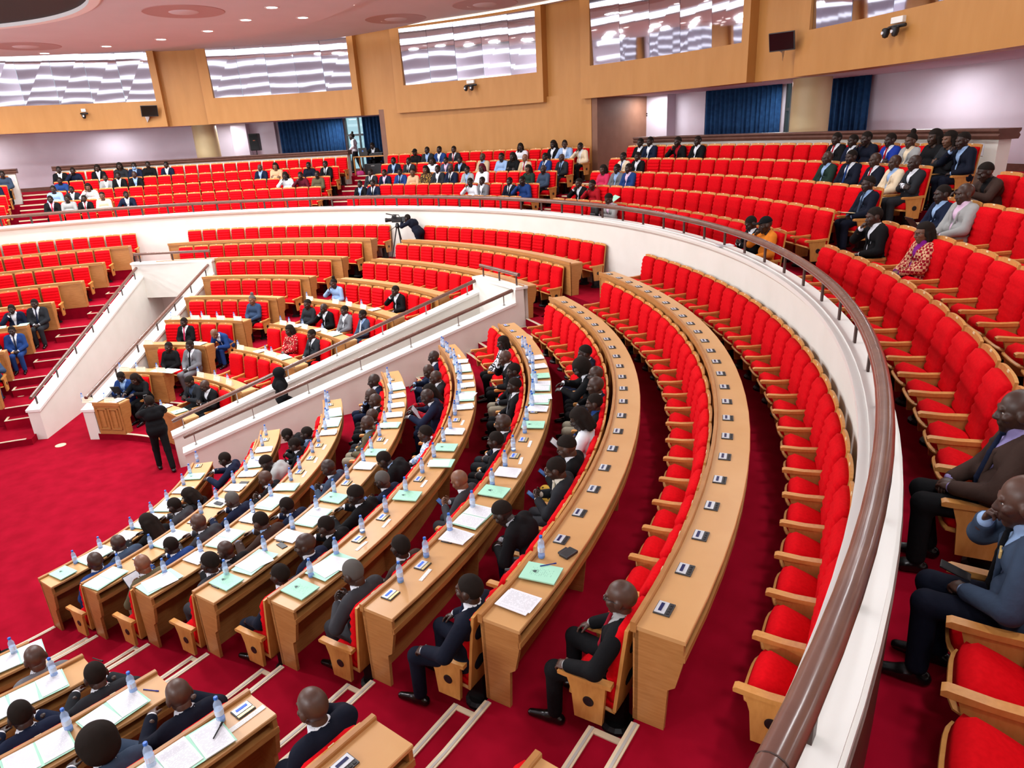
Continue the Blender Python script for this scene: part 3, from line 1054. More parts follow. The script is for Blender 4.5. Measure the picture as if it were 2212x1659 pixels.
ENDW = {'C1': 'from the steps', 'C2': 'from the steps', 'B2': 'from the tripod aisle', 'B1': 'from the tripod aisle', 'A': 'from the ramp', 'G0': 'from the gallery steps', 'G1': 'from the striped-cardigan steps',
        'G2': 'from the cornice end', 'G3': 'from the white gallery', 'G4': 'from the equipment table', 'G5': 'from the far steps'}
OCC = set()
# ---------------------------------------------------------------- people: smooth implicit bodies turned into one surface
def sd(P, pr):
    if pr[0] == 'c':
        a, b, ra, rb = np.array(pr[1]), np.array(pr[2]), pr[3], pr[4]
        ba = b - a
        pa = P - a
        h = np.clip((pa @ ba) / (ba @ ba + 1e-12), 0, 1)
        return np.linalg.norm(pa - h[..., None] * ba, axis=-1) - (ra + (rb - ra) * h)
    c, r = np.array(pr[1]), np.array(pr[2])
    q = P - c
    if len(pr) > 3:
        q = q @ np.array(pr[3])
    k0 = np.linalg.norm(q / r, axis=-1)
    k1 = np.linalg.norm(q / (r * r), axis=-1) + 1e-9
    return k0 * (k0 - 1) / k1

def bounds(pr):
    if pr[0] == 'c':
        a, b = np.array(pr[1]), np.array(pr[2])
        r = max(pr[3], pr[4])
        return np.minimum(a, b) - r, np.maximum(a, b) + r
    r = max(pr[2]) if len(pr) > 3 else np.array(pr[2])
    return np.array(pr[1]) - r, np.array(pr[1]) + r

def nets(f, org, h):
    s = f < 0
    nx, ny, nz = f.shape
    C = [(0, 0, 0), (1, 0, 0), (0, 1, 0), (1, 1, 0), (0, 0, 1), (1, 0, 1), (0, 1, 1), (1, 1, 1)]
    sl = lambda A, c: A[c[0]:nx - 1 + c[0], c[1]:ny - 1 + c[1], c[2]:nz - 1 + c[2]]
    cnt = sum(sl(s, c).astype(np.int8) for c in C)
    act = (cnt > 0) & (cnt < 8)
    idx = -np.ones(act.shape, np.int64)
    cells = np.argwhere(act)
    idx[act] = np.arange(len(cells))
    fv = [sl(f, c)[act] for c in C]
    acc = np.zeros((len(cells), 3))
    w = np.zeros(len(cells))
    for i in range(8):
        for j in range(i + 1, 8):
            if sum(abs(C[i][q] - C[j][q]) for q in range(3)) != 1:
                continue
            a, b = fv[i], fv[j]
            m = (a < 0) != (b < 0)
            t = np.where(m, a / (a - b + 1e-20), 0)
            ca, cb = np.array(C[i], float), np.array(C[j], float)
            acc += np.where(m[:, None], ca + t[:, None] * (cb - ca), 0)
            w += m
    V = (cells + acc / w[:, None]) * h + org
    F = []
    for ax in range(3):
        o1, o2 = [(1, 2), (2, 0), (0, 1)][ax]
        n = [nx, ny, nz]
        lo = [slice(1, q - 1) for q in n]
        lo[ax] = slice(0, n[ax] - 1)
        hi = list(lo)
        hi[ax] = slice(1, n[ax])
        a, b = s[tuple(lo)], s[tuple(hi)]
        e = np.argwhere(a != b)
        flip = a[a != b]
        off = np.ones(3, int)
        off[ax] = 0
        e = e + off
        def cell(d1, d2):
            q = e.copy()
            q[:, o1] -= d1
            q[:, o2] -= d2
            return idx[q[:, 0], q[:, 1], q[:, 2]]
        quad = np.stack([cell(1, 1), cell(0, 1), cell(0, 0), cell(1, 0)], 1)
        quad[~flip] = quad[~flip][:, ::-1]
        F.append(quad)
    return V, np.concatenate(F)

def field(prims, h, k, cut=None, pad=.03):
    bl = [bounds(p) for p in prims]
    lo = np.min([b[0] for b in bl], 0) - pad
    hi = np.max([b[1] for b in bl], 0) + pad
    n = np.ceil((hi - lo) / h).astype(int) + 1
    g = [lo[i] + h * np.arange(n[i]) for i in range(3)]
    f = np.ones(tuple(n))
    for p, b in zip(prims, bl):
        i0 = np.maximum(((b[0] - .09 - lo) / h).astype(int), 0)
        i1 = np.minimum(((b[1] + .09 - lo) / h).astype(int) + 2, n)
        S = tuple(slice(a, c) for a, c in zip(i0, i1))
        X = np.stack(np.meshgrid(*[g[i][S[i]] for i in range(3)], indexing='ij'), -1)
        d = sd(X, p)
        a = f[S]
        t = np.clip(.5 + .5 * (a - d) / k, 0, 1)
        f[S] = a + (d - a) * t - k * t * (1 - t)
    if cut:
        X = np.stack(np.meshgrid(*g, indexing='ij'), -1)
        f = cut(X, f)
    return nets(f, lo, h)

def mesh_of(name, parts, slots=1):
    vs, fs, o = [], [], 0
    for V, F in parts:
        vs.append(V)
        fs.append(F + o)
        o += len(V)
    V, F = np.concatenate(vs), np.concatenate(fs)
    me = bpy.data.meshes.new(name)
    me.from_pydata(V.tolist(), [], F.tolist())
    me.polygons.foreach_set('use_smooth', [True] * len(F))
    me.materials.append(M_BLACK)
    me.update()
    return me

def xf(part, M):
    V, F = part
    M = np.array(M)
    return V @ M[:3, :3].T + M[:3, 3], F

# head in its own frame: x forward, origin between the ears
HEADP = [('e', (-.014, 0, .030), (.100, .079, .098)), ('e', (.018, 0, -.035), (.078, .064, .088)), ('c', (.058, 0, -.098), (.050, 0, -.10), .030, .03),
         ('c', (.086, 0, .012), (.107, 0, -.030), .010, .015), ('e', (.098, .013, -.032), (.012, .010, .009)), ('e', (.098, -.013, -.032), (.012, .010, .009)),
         ('c', (.083, -.036, .026), (.083, .036, .026), .013, .013), ('c', (.086, -.02, -.058), (.086, .02, -.058), .009, .009), ('c', (.083, -.017, -.071), (.083, .017, -.071), .010, .01),
         ('e', (.055, .05, -.02), (.03, .02, .025)), ('e', (.055, -.05, -.02), (.03, .02, .025)),
         ('e', (-.008, .080, -.008), (.026, .012, .034)), ('e', (-.008, -.080, -.008), (.026, .012, .034))]
HS = 1.10
def head_part():
    V, F = field(HEADP, .0075, .012)
    return V * HS, F
HEAD = head_part()

def hairmesh(kind):
    if kind == 'short':
        pr = [('e', (-.016, 0, .034), (.106, .085, .102))]
        cut = lambda X, f: np.maximum(f, -(X[..., 2] - .040 - X[..., 0] * .62))
    elif kind == 'crop':
        pr = [('e', (-.0142, 0, .0305), (.1008, .0797, .0984))]
        cut = lambda X, f: np.maximum(f, -(X[..., 2] + .012 - X[..., 0] * .98))
    elif kind == 'afro':
        pr = [('e', (-.03, 0, .055), (.135, .125, .125)), ('e', (-.07, 0, .0), (.09, .115, .10))]
        cut = lambda X, f: np.maximum(f, np.minimum(X[..., 0] - .03, .07 - X[..., 2]))
    elif kind in ('long', 'bob'):
        zl = -.24 if kind == 'long' else -.12
        pr = [('e', (-.02, 0, .036), (.112, .094, .108)), ('c', (-.075, .05, .0), (-.085, .065, zl), .05, .04), ('c', (-.075, -.05, .0), (-.085, -.065, zl), .05, .04), ('c', (-.085, 0, .0), (-.10, 0, zl), .05, .05),
              ('c', (-.01, .088, .0), (-.02, .092, zl * .7), .025, .025), ('c', (-.01, -.088, .0), (-.02, -.092, zl * .7), .025, .025)]
        cut = lambda X, f: np.maximum(f, np.minimum(X[..., 0] - .025, .062 - X[..., 2]))
    elif kind == 'bun':
        pr = [('e', (-.016, 0, .034), (.106, .085, .102)), ('e', (-.05, 0, .16), (.045, .045, .05))]
        cut = lambda X, f: np.maximum(f, -(X[..., 2] - .040 - X[..., 0] * .62))
    elif kind == 'veil':
        pr = [('e', (-.02, 0, .03), (.125, .105, .12)), ('c', (-.03, 0, -.08), (-.04, 0, -.22), .09, .15), ('c', (.0, .0, -.14), (.02, 0, -.25), .09, .11)]
        cut = lambda X, f: np.maximum(f, -(((X[..., 0] - .14) / .10) ** 2 + (X[..., 1] / .062) ** 2 + ((X[..., 2] + .02) / .085) ** 2 - 1) * .05)
    elif kind == 'cap':
        pr = [('e', (-.014, 0, .036), (.108, .087, .104)), ('e', (.12, 0, .055), (.07, .07, .012))]
        cut = lambda X, f: np.maximum(f, -(X[..., 2] - .042))
    elif kind == 'braid':
        pr = [('e', (-.016, 0, .034), (.107, .086, .104)), ('c', (-.09, 0, .03), (-.12, .0, -.2), .035, .02)]
        cut = lambda X, f: np.maximum(f, -(np.maximum(X[..., 2] - .040 - X[..., 0] * .62, -.06 - X[..., 0])))
    V, F = field(pr, .009, .02, cut)
    return mesh_of('hair', [(V * HS, F)])
HAIR = {k: hairmesh(k) for k in ('short', 'crop', 'afro', 'long', 'bob', 'bun', 'veil', 'cap', 'braid')}

def small_head_mesh():
    m = MB()
    for y in (.034, -.034):
        for s in (1,):
            m.tube([(.098 * HS, (y + .021 * math.cos(w)) * HS, (.004 + .017 * math.sin(w)) * HS) for w in np.linspace(0, 2 * PI, 13)], .0028, 5, False)
        m.tube([(.096 * HS, math.copysign(.055, y) * HS, .008 * HS), (.0, math.copysign(.088, y) * HS, .014 * HS)], .0026, 5)
    m.tube([(.104 * HS, -.013 * HS, .006 * HS), (.104 * HS, .013 * HS, .006 * HS)], .0026, 5)
    g = m.mesh('spectacles', M_GLASSES)
    e = MB()
    for y in (.033, -.033):
        e.mi(0).lathe([(.0, -.010), (.007, -.008), (.0105, 0), (.007, .008), (.0, .010)], 10, (.0720 * HS, y * HS, .004 * HS))
    for y in (.033, -.033):
        e.mi(1).lathe([(.0, -.006), (.0045, -.004), (.006, 0), (.0045, .004), (.0, .006)], 8, (.0792 * HS, y * HS, .004 * HS))
    ey = e.mesh('eyes', [M_EYEW, M_BLACK], True)
    mk = mesh_of('mask', [field([('e', (.055, 0, -.055), (.062, .068, .058)), ], .009, .01, lambda X, f: np.maximum(f, .02 - X[..., 0]))])
    mk.transform(Matrix.Scale(HS * 1.02, 4))
    return g, ey, mk
SPECS, EYES, MASK = small_head_mesh()

def handpart(curl, side, spread=1.0):
    """hand in its frame: x to the fingertips, z to the back of the hand, thumb towards +y * side"""
    pr = [('c', (-.07, 0, 0), (.015, 0, 0), .026, .027), ('e', (.045, 0, 0), (.052, .042, .018)), ('e', (.035, .022 * side, -.008), (.035, .02, .018))]
    for y, L, c in ((.030, .068, curl * .85), (.010, .078, curl), (-.010, .073, curl * 1.05), (-.029, .058, curl * 1.15)):
        p = np.array([.082, y * side, 0.0])
        ang = -.08
        for s, rr in ((.44, .0092), (.32, .0084), (.24, .0076)):
            ang -= c
            d = np.array([math.cos(ang), y * side * .9 * spread, math.sin(ang)])
            d /= np.linalg.norm(d)
            q = p + d * L * s
            pr.append(('c', tuple(p), tuple(q), rr, rr - .0006))
            p = q
    t0, t1, t2 = (.018, .03 * side, -.006), (.05, .058 * side, -.018), (.078, .062 * side, -.028 - .02 * curl)
    pr += [('c', t0, t1, .013, .0105), ('c', t1, t2, .0105, .0085)]
    return field(pr, .0056, .006, pad=.02)

def frame(xd, zd):
    x = Vector(xd).normalized()
    z = Vector(zd)
    z = (z - x * z.dot(x)).normalized()
    y = z.cross(x)
    return Matrix(((x.x, y.x, z.x), (x.y, y.y, z.y), (x.z, y.z, z.z)))

def ik(S, W, l1, l2, pole):
    S, W, pole = Vector(S), Vector(W), Vector(pole)
    d = W - S
    L = d.length
    if L > l1 + l2 - .01:
        W = S + d.normalized() * (l1 + l2 - .01)
        d = W - S
        L = d.length
    a = (l1 * l1 - l2 * l2 + L * L) / (2 * L)
    hh = math.sqrt(max(1e-6, l1 * l1 - a * a))
    u = d.normalized()
    n = (pole - u * pole.dot(u)).normalized()
    return S + u * a + n * hh, W

class Pose:
    """joints of one pose; seated poses have the origin under the hips on the tier floor"""
    def __init__(s, lean=0.0, wl=(.36, .06, .62), wr=(.36, -.06, .62), hp=.12, hy=0.0, curl=.45, stand=False, legs='even', fl=None, fr=None, nl=None, nr=None, pole=(-.5, 1, -.8), twist=0.0):
        s.stand = stand
        hz = .93 if stand else .55
        hip = Vector((.11, 0, hz)) if not stand else Vector((0, 0, hz))
        R = Matrix.Rotation(lean, 3, 'Y') @ Matrix.Rotation(twist, 3, 'Z')
        T = lambda x, y, z: hip + R @ Vector((x, y, z - .55))
        s.T = T
        s.R = R
        s.hip = hip
        s.chest = [T(-.02, y, .90) for y in (-.075, .075)]
        s.waist = [T(.01, y, .70) for y in (-.06, .06)]
        s.shl = [T(-.03, y, .995) for y in (-.145, .145)]
        s.neck = T(-.01, 0, 1.03)
        hd = T(.03, 0, 1.175)
        s.HM = Matrix.Translation(hd) @ (Matrix.Rotation(hy, 4, 'Z') @ Matrix.Rotation(hp, 4, 'Y'))
        s.head = hd
        s.arms = []
        for sg, w, fd, nd in ((1, wl, fl, nl), (-1, wr, fr, nr)):
            S = T(-.02, .185 * sg, .975)
            W = Vector(w)
            E, W = ik(S, W, .285, .262, (pole[0], pole[1] * sg, pole[2]))
            xd = Vector(fd) if fd else (W - E).normalized()
            nn = Vector(nd) if nd else Vector((0.1, .35 * sg, 1))
            s.arms.append((S, E, W, xd, nn, sg))
        s.legs = []
        for sg in (1, -1):
            if stand:
                H = hip + Vector((0, .085 * sg, -.02))
                st = .10 * sg if legs == 'step' else 0
                K = Vector((H.x + st + .02, .095 * sg, .49))
                A = Vector((H.x + st * 1.5 - (.05 if legs == 'step' and sg < 0 else .0), .10 * sg, .09))
            else:
                H = hip + Vector((.02, .085 * sg, -.02))
                if legs == 'wide':
                    K, A = Vector((.53, .20 * sg, .53)), Vector((.54, .19 * sg, .09))
                elif legs == 'fwd':
                    K, A = Vector((.55, .12 * sg, .50)), Vector((.68 + .08 * sg, .12 * sg, .09))
                else:
                    K, A = Vector((.52, .10 * sg, .52)), Vector((.47 + .04 * sg, .11 * sg, .09))
            s.legs.append((H, K, A, sg))
        s.curl = curl
        s.cache = {}
    def torso(s, g=0.0):
        t = tuple
        return [('c', t(s.chest[0]), t(s.chest[1]), .118 + g, .118 + g), ('c', t(s.waist[0]), t(s.waist[1]), .118 + g, .118 + g), ('c', t(s.shl[0]), t(s.shl[1]), .062 + g, .062 + g),
                ('c', t(s.T(0, -.07, .58)), t(s.T(0, .07, .58)), .125 + g, .125 + g), ('c', t(s.T(-.035, 0, 1.0)), t(s.T(-.01, 0, 1.045)), .085 + g, .062 + g)]
    def sleeves(s, g=0.0, end=1.0):
        o = []
        for S, E, W, xd, nn, sg in s.arms:
            Q = E + (W - E) * end
            o += [('c', tuple(S), tuple(E), .060 + g, .050 + g), ('c', tuple(E), tuple(Q), .050 + g, .037 + g)]
        return o
    def body(s):
        if 'body' in s.cache:
            return s.cache['body']
        pr = s.torso(-.03) + s.sleeves(-.026)
        hn = s.HM @ Vector((-.02, 0, -.07))
        pr += [('c', tuple(hn), tuple(s.neck), .056, .060)]
        for H, K, A, sg in s.legs:
            pr += [('c', tuple(H), tuple(K), .07, .05), ('c', tuple(K), tuple(A), .05, .036)]
        parts = [field(pr, .017, .03), xf(HEAD, s.HM)]
        for S, E, W, xd, nn, sg in s.arms:
            M = Matrix.Translation(W) @ frame(xd, nn).to_4x4()
            parts.append(xf(handpart(s.curl, sg * -1), M))
        s.cache['body'] = mesh_of('person', parts)
        return s.cache['body']
    def local(s, X):
        return (X - np.array(s.hip)) @ np.array(s.R) + np.array((0, 0, .55))
    def garment(s, kind):
        if kind in s.cache:
            return s.cache[kind]
        t = tuple
        if kind == 'jacket':
            pr = s.torso(.012) + s.sleeves(.013, .93)
            for y in (-1, 1):
                pr.append(('c', t(s.T(.05, .07 * y, .56)), t(s.T(.10, .10 * y, .50)), .10, .075))
            def cut(X, f):
                q = s.local(X)
                v = np.maximum(np.maximum(np.abs(q[..., 1]) - .088 * np.clip((q[..., 2] - .64) / .38, 0, 1), -(q[..., 0] - .0)), .64 - q[..., 2])
                nk = np.linalg.norm(q[..., :2] - np.array((.005, 0)), axis=-1) - .068
                nk = np.maximum(nk, 1.03 - q[..., 2])
                return np.maximum(np.maximum(f, -v), -nk)
            parts = [field(pr, .0145, .03, cut)]
            la = []
            for y in (-1, 1):
                la += [('c', t(s.T(.005, .085 * y, 1.035)), t(s.T(.095, .082 * y, .93)), .016, .022), ('c', t(s.T(.098, .082 * y, .93)), t(s.T(.132, .012 * y, .66)), .021, .010)]
            parts.append(field(la, .011, .01))
        elif kind == 'shirt':
            pr = s.torso(.0) + [('c', t(s.T(.0, -.015, 1.035)), t(s.T(.005, .015, 1.065)), .066, .064)]
            def cut(X, f):
                q = s.local(X)
                return np.maximum(f, np.maximum(.56 - q[..., 2], q[..., 2] - 1.085))
            parts = [field(pr, .015, .03, cut)]
            for S, E, W, xd, nn, sg in s.arms:
                C0 = E + (W - E) * .86
                parts.append(field([('c', t(C0), t(W), .045, .041)], .012, .01))
        elif kind == 'tie':
            p = [('c', t(s.T(.078, -.008, 1.035)), t(s.T(.078, .008, 1.03)), .02, .02), ('c', t(s.T(.088, 0, 1.0)), t(s.T(.112, 0, .88)), .014, .018), ('c', t(s.T(.112, 0, .88)), t(s.T(.138, 0, .70)), .018, .022),
                 ('c', t(s.T(.138, 0, .70)), t(s.T(.135, 0, .62)), .022, .012)]
            parts = [field(p, .009, .01)]
        elif kind == 'top':
            pr = s.torso(.010) + s.sleeves(.010, .95)
            for y in (-1, 1):
                pr.append(('c', t(s.T(.03, .07 * y, .56)), t(s.T(.07, .09 * y, .52)), .10, .085))
            def cut(X, f):
                q = s.local(X)
                nk = np.linalg.norm(q[..., :2] - np.array((.02, 0)), axis=-1) - .07
                nk = np.maximum(nk, 1.02 - q[..., 2] - q[..., 0] * .5)
                return np.maximum(f, -nk)
            parts = [field(pr, .0155, .03, cut)]
        elif kind == 'trousers':
            h = s.hip
            pr = [('c', (h.x, -.075, h.z), (h.x, .075, h.z), .128, .128)]
            for H, K, A, sg in s.legs:
                pr += [('c', t(H), t(K), .092, .068), ('c', t(K), t(A + Vector((0, 0, .03))), .068, .058)]
            parts = [field(pr, .0165, .03)]
        elif kind == 'shoe0' or kind == 'shoe1':
            H, K, A, sg = s.legs[int(kind[-1])]
            b = A + Vector((.0, 0, -.045))
            pr = [('c', t(b + Vector((-.04, 0, 0))), t(b + Vector((.05, 0, .005))), .043, .045), ('c', t(b + Vector((.05, 0, 0))), t(b + Vector((.20, .012 * sg, -.014))), .044, .030), ('c', t(b + Vector((0, 0, .02))), t(b + Vector((0, 0, .06))), .042, .038)]
            parts = [field(pr, .010, .02, lambda X, f: np.maximum(f, .004 - X[..., 2]))]
        s.cache[kind] = mesh_of(kind.rstrip('01'), parts)
        return s.cache[kind]

def child(par, name, me, mat, M=None):
    o = link(name, me, par)
    if mat is not None:
        o.material_slots[0].link = 'OBJECT'
        o.material_slots[0].material = mat
    if M is not None:
        o.matrix_local = M
    return o

def person(pose, loc, rz, label, top='suit:navy/white/-', bottom=None, hair='crop', sk=0, extra='', scale=1.0, group=None, haircol=None):
    o = link('person', pose.body())
    o.material_slots[0].link = 'OBJECT'
    o.material_slots[0].material = skin(sk)
    tag(o, label, 'person', group)
    o.location = loc
    o.rotation_euler = (0, 0, rz)
    o.scale = (scale,) * 3
    kind, cols = top.split(':', 1)
    if kind == 'suit':
        j, sh, ti = cols.split('/')
        child(o, 'jacket', pose.garment('jacket'), cloth(j.replace('_', ':')))
        child(o, 'shirt', pose.garment('shirt'), cloth(sh.replace('_', ':')))
        if ti != '-':
            child(o, 'necktie', pose.garment('tie'), cloth(ti.replace('_', ':')))
        bottom = bottom or j
    else:
        child(o, 'top', pose.garment('top'), cloth(cols.replace('_', ':')))
        bottom = bottom or 'black'
    child(o, 'trousers', pose.garment('trousers'), cloth(bottom.replace('_', ':')))
    for k in ('shoe0', 'shoe1'):
        child(o, 'shoe', pose.garment(k), M_SHOE)
    if hair != 'bald':
        hc = {'grey': 'salt', 'lgrey': 'salt'}.get(haircol, haircol) or ('black' if hair in ('veil', 'cap') else 'hair')
        child(o, {'veil': 'headscarf', 'cap': 'cap'}.get(hair, 'hair'), HAIR[hair], cloth(hc), pose.HM)
    child(o, 'eyes', EYES, None, pose.HM)
    if 'g' in extra:
        child(o, 'spectacles', SPECS, None, pose.HM)
    if 'm' in extra:
        child(o, 'face_mask', MASK, cloth('lblue'), pose.HM)
    if 'p' in extra:
        q = link('pocket_square', MB().box((0, 0, 0), (.012, .06, .045), .004).mesh('pocket_square', plain('gold_silk', (206, 176, 110), .5)), o)
        q.location = pose.T(.108, .085, .93)
    if 'w' in extra:
        S, E, W, xd, nn, sg = pose.arms[0]
        ln = MB().lathe([(.034, -.008), (.036, 0), (.034, .008)], 14)
        child(o, 'watch', ln.mesh('watch', M_GOLD), None, Matrix.Translation(W) @ (W - E).to_track_quat('Z', 'Y').to_matrix().to_4x4())
    return o

POSES = {
 'lap': Pose(-.06, (.37, .07, .64), (.37, -.07, .64), .12, fl=(.55, -.75, -.1), fr=(.55, .75, -.1)),
 'arms': Pose(-.10, (.40, .25, .66), (.40, -.25, .66), .05, curl=.5, legs='wide'),
 'chin': Pose(.10, (.36, .08, .64), (.335, -.10, .985), .20, fl=(.6, -.7, -.1), fr=(-.22, .42, .9), nr=(.9, -.5, .3), curl=.9),
 'fold': Pose(-.02, (.27, -.06, .80), (.30, .06, .78), .10, fl=(.1, -1, .05), fr=(.1, 1, .05), nl=(1, 0, .3), nr=(1, 0, .3), pole=(.1, 1, -1)),
 'desk': Pose(.28, (.60, .16, .86), (.60, -.14, .86), .45, fl=(.9, -.35, -.1), fr=(.9, .3, -.1), curl=.3),
 'phone': Pose(.12, (.42, .07, .80), (.42, -.07, .80), .50, fl=(.6, -.6, .35), fr=(.6, .6, .35), nl=(.5, .6, -.5), nr=(.5, -.6, -.5), curl=.7),
 'bow': Pose(.72, (.60, .07, .62), (.62, -.07, .62), .75, fl=(.6, -.7, -.2), fr=(.6, .7, -.2)),
 'one': Pose(-.04, (.40, .25, .66), (.40, -.08, .64), .08, hy=-.25, fr=(.7, .5, -.1)),
 'turn': Pose(.05, (.38, .10, .64), (.40, -.22, .66), .12, hy=.5, fl=(.6, -.6, -.1), twist=.15),
}
# row ; angle ; pose ; top ; bottom ; hair ; skin ; extras ; description
C1P = '''
1;.857;desk;suit:navy/white/-;;crop;3;g;man in navy suit and glasses reaching for a green folder
1;.616;desk;top:black;;bob;3;g;woman in black wearing glasses bent over her papers
1;.552;desk;suit:dgrey/white/-;;crop;0;;man in charcoal suit with close-cropped hair looking down
1;.445;desk;top:black;;long;3;;woman with loose black hair leaning over the desk
1;.355;desk;suit:slate/white/-;;bald;1;;bald man in slate jacket writing
1;.265;lap;suit:blue/white/-;;bald;1;;bald man in bright blue suit at the row end
2;.931;bow;top:black;;crop;0;;man in black sweater bowed far forward
2;.871;lap;suit:slate/lblue/-;;crop;3;;man in slate jacket half hidden behind a bowed man
2;.807;phone;suit:black/white/black;;crop;0;;man in black suit and white shirt looking at his hands
2;.742;bow;top:lgrey;black;short;3;;man in light grey jacket bent over white papers
2;.623;phone;suit:black/white/maroon;;bald;2;g;bald man in glasses with hands clasped
2;.511;desk;suit:navy/white/-;;crop;1;g;grey-haired man in navy suit and glasses;grey
2;.415;desk;suit:dgrey/white/-;;bald;2;;bald man in dark grey suit facing his desk
2;.341;desk;suit:blue/white/-;;crop;3;;man in blue suit with short black hair
2;.267;phone;suit:olive/white/-;khaki;bald;5;;bald man in olive jacket reading loose white pages
3;1.043;lap;suit:navy/white/-;;bald;0;;bald man in navy suit by the ramp wall
3;.971;chin;suit:black/lblue/-;;bald;1;;man in black suit leaning forward with hand at mouth
3;.919;lap;suit:black/white/black;;bald;1;;man in black suit with white collar
3;.837;lap;suit:charcoal/white/-;;bald;1;g;man in charcoal jacket and glasses, hands together
3;.782;lap;suit:olive/lblue/-;khaki;bald;1;;man in olive jacket and khaki trousers
3;.585;phone;suit:slate/white/-;;bald;0;;man in slate blue suit looking at a phone
3;.458;desk;suit:navy/white/-;;crop;3;;man in navy suit with cropped hair head lowered
3;.396;desk;suit:brown/lblue/-;;crop;2;;man in dark brown jacket turned from the camera
3;.321;desk;suit:black/white/-;;bald;1;g;man in black with glasses, behind the brown jacket
3;.275;fold;suit:dgrey/white/-;;short;3;;man in grey suit with dark hair at the row end
4;1.062;lap;suit:navy/white/-;;bald;0;g;man in navy suit and glasses by the ramp wall
4;.985;desk;suit:navy/lblue/-;;bald;1;;man in navy suit stretching an arm to papers
4;.922;chin;suit:charcoal/white/-;;bald;1;g;man in glasses with hand on his chin
4;.848;desk;top:flor_navy_red;;long;3;;woman with black hair in a patterned dress
4;.809;desk;suit:navy/white/-;;bald;0;;bald man in navy suit holding up a page
4;.652;one;top:check_lblue_white;;short;1;;man in light blue checked shirt with short hair
4;.584;bow;suit:black/lblue/-;;crop;0;;man in black suit bowed low over his knees
4;.493;phone;suit:navy/white/-;;crop;1;g;grey-haired man in glasses holding a phone;grey
4;.440;desk;suit:black/white/-;;short;3;g;man in black suit and glasses with thick hair
4;.372;desk;suit:black/white/-;;crop;1;g;man in dark suit and glasses leaning in
4;.317;turn;suit:navy/white/-;;bald;1;;bald man in navy suit beside a black phone
4;.265;arms;suit:dnavy/white/-;;crop;0;;man in midnight suit sitting upright at the row end
5;.988;lap;top:zebra_black_white;black;bob;3;;woman in black and white patterned blouse
5;.890;chin;suit:black/white/-;;bald;2;;man in black suit resting cheek on hand
5;.816;lap;suit:black/lblue/-;khaki;crop;0;g;man in dark jacket, blue shirt and khaki trousers
5;.752;lap;suit:black/white/grey;;short;3;;man in black suit with patterned scarf tie
5;.605;lap;suit:charcoal/white/-;;bald;1;;bald man in charcoal suit looking ahead
5;.560;lap;suit:black/white/navy;;crop;0;;man in black suit and white shirt leaning back
5;.453;phone;suit:dgrey/white/-;;bald;5;;bald man in grey suit holding a phone
5;.313;one;suit:brown/white/-;;crop;0;;man in dark brown jacket with cropped hair
5;.258;phone;suit:dgrey/white/-;dgrey;crop;1;g;grey-haired man in grey suit at the row end;grey
6;.784;chin;suit:navy/white/-;;short;0;;man in navy suit with hand to face, farthest sitter
6;.727;desk;suit:black/white/-;;afro;3;;person with round black afro in dark suit
6;.699;lap;suit:black/white/-;;bald;1;g;man in glasses and black suit facing the camera side
6;.649;lap;suit:navy/white/-;khaki;bald;1;;bald man in navy suit and pale trousers
6;.606;lap;suit:black/blue/-;;crop;1;;man in black jacket over a blue shirt
6;.545;phone;top:white;;bob;3;g;woman in white blouse reading a tablet
6;.478;phone;suit:black/white/-;flor:brown:yellow;short;2;g;sitter in black jacket with gold patterned cloth on the lap
6;.4375;phone;suit:charcoal/ivory/ivory;dgrey;crop;1;;man in charcoal suit holding a bright phone
6;.371;bow;suit:black/stripe_white_dgrey/-;navy;short;3;w;person in black jacket and navy trousers bent forward
6;.2490;arms;suit:dnavy/white/navy;dnavy;crop;1;;man in navy suit and white shirt, nearest sitter
7;.2515;arms;suit:black/lgrey/tred;black;bald;2;gw;bald man in black suit and red tie, nearest sitter
'''
C2P = '''
2;.010;lap;top:black;;long;3;;dark-haired person at the frame edge
3;.048;phone;suit:grey/white/-;;bald;2;;bald man in grey jacket behind green-edged pages
4;.072;desk;suit:charcoal/white/-;;crop;1;g;man in charcoal jacket with close-cropped hair
4;.014;desk;suit:navy/white/-;;crop;0;;man with black hair low over the desk
5;.0935;desk;suit:dnavy/white/-;;bald;2;;bald man in navy suit with a crisp white collar
5;.042;desk;suit:slate/white/-;;afro;3;;person with a big mass of black hair
6;.1225;chin;suit:dnavy/white/-;;bald;2;;bald man in navy suit resting his cheek on his hand
'''
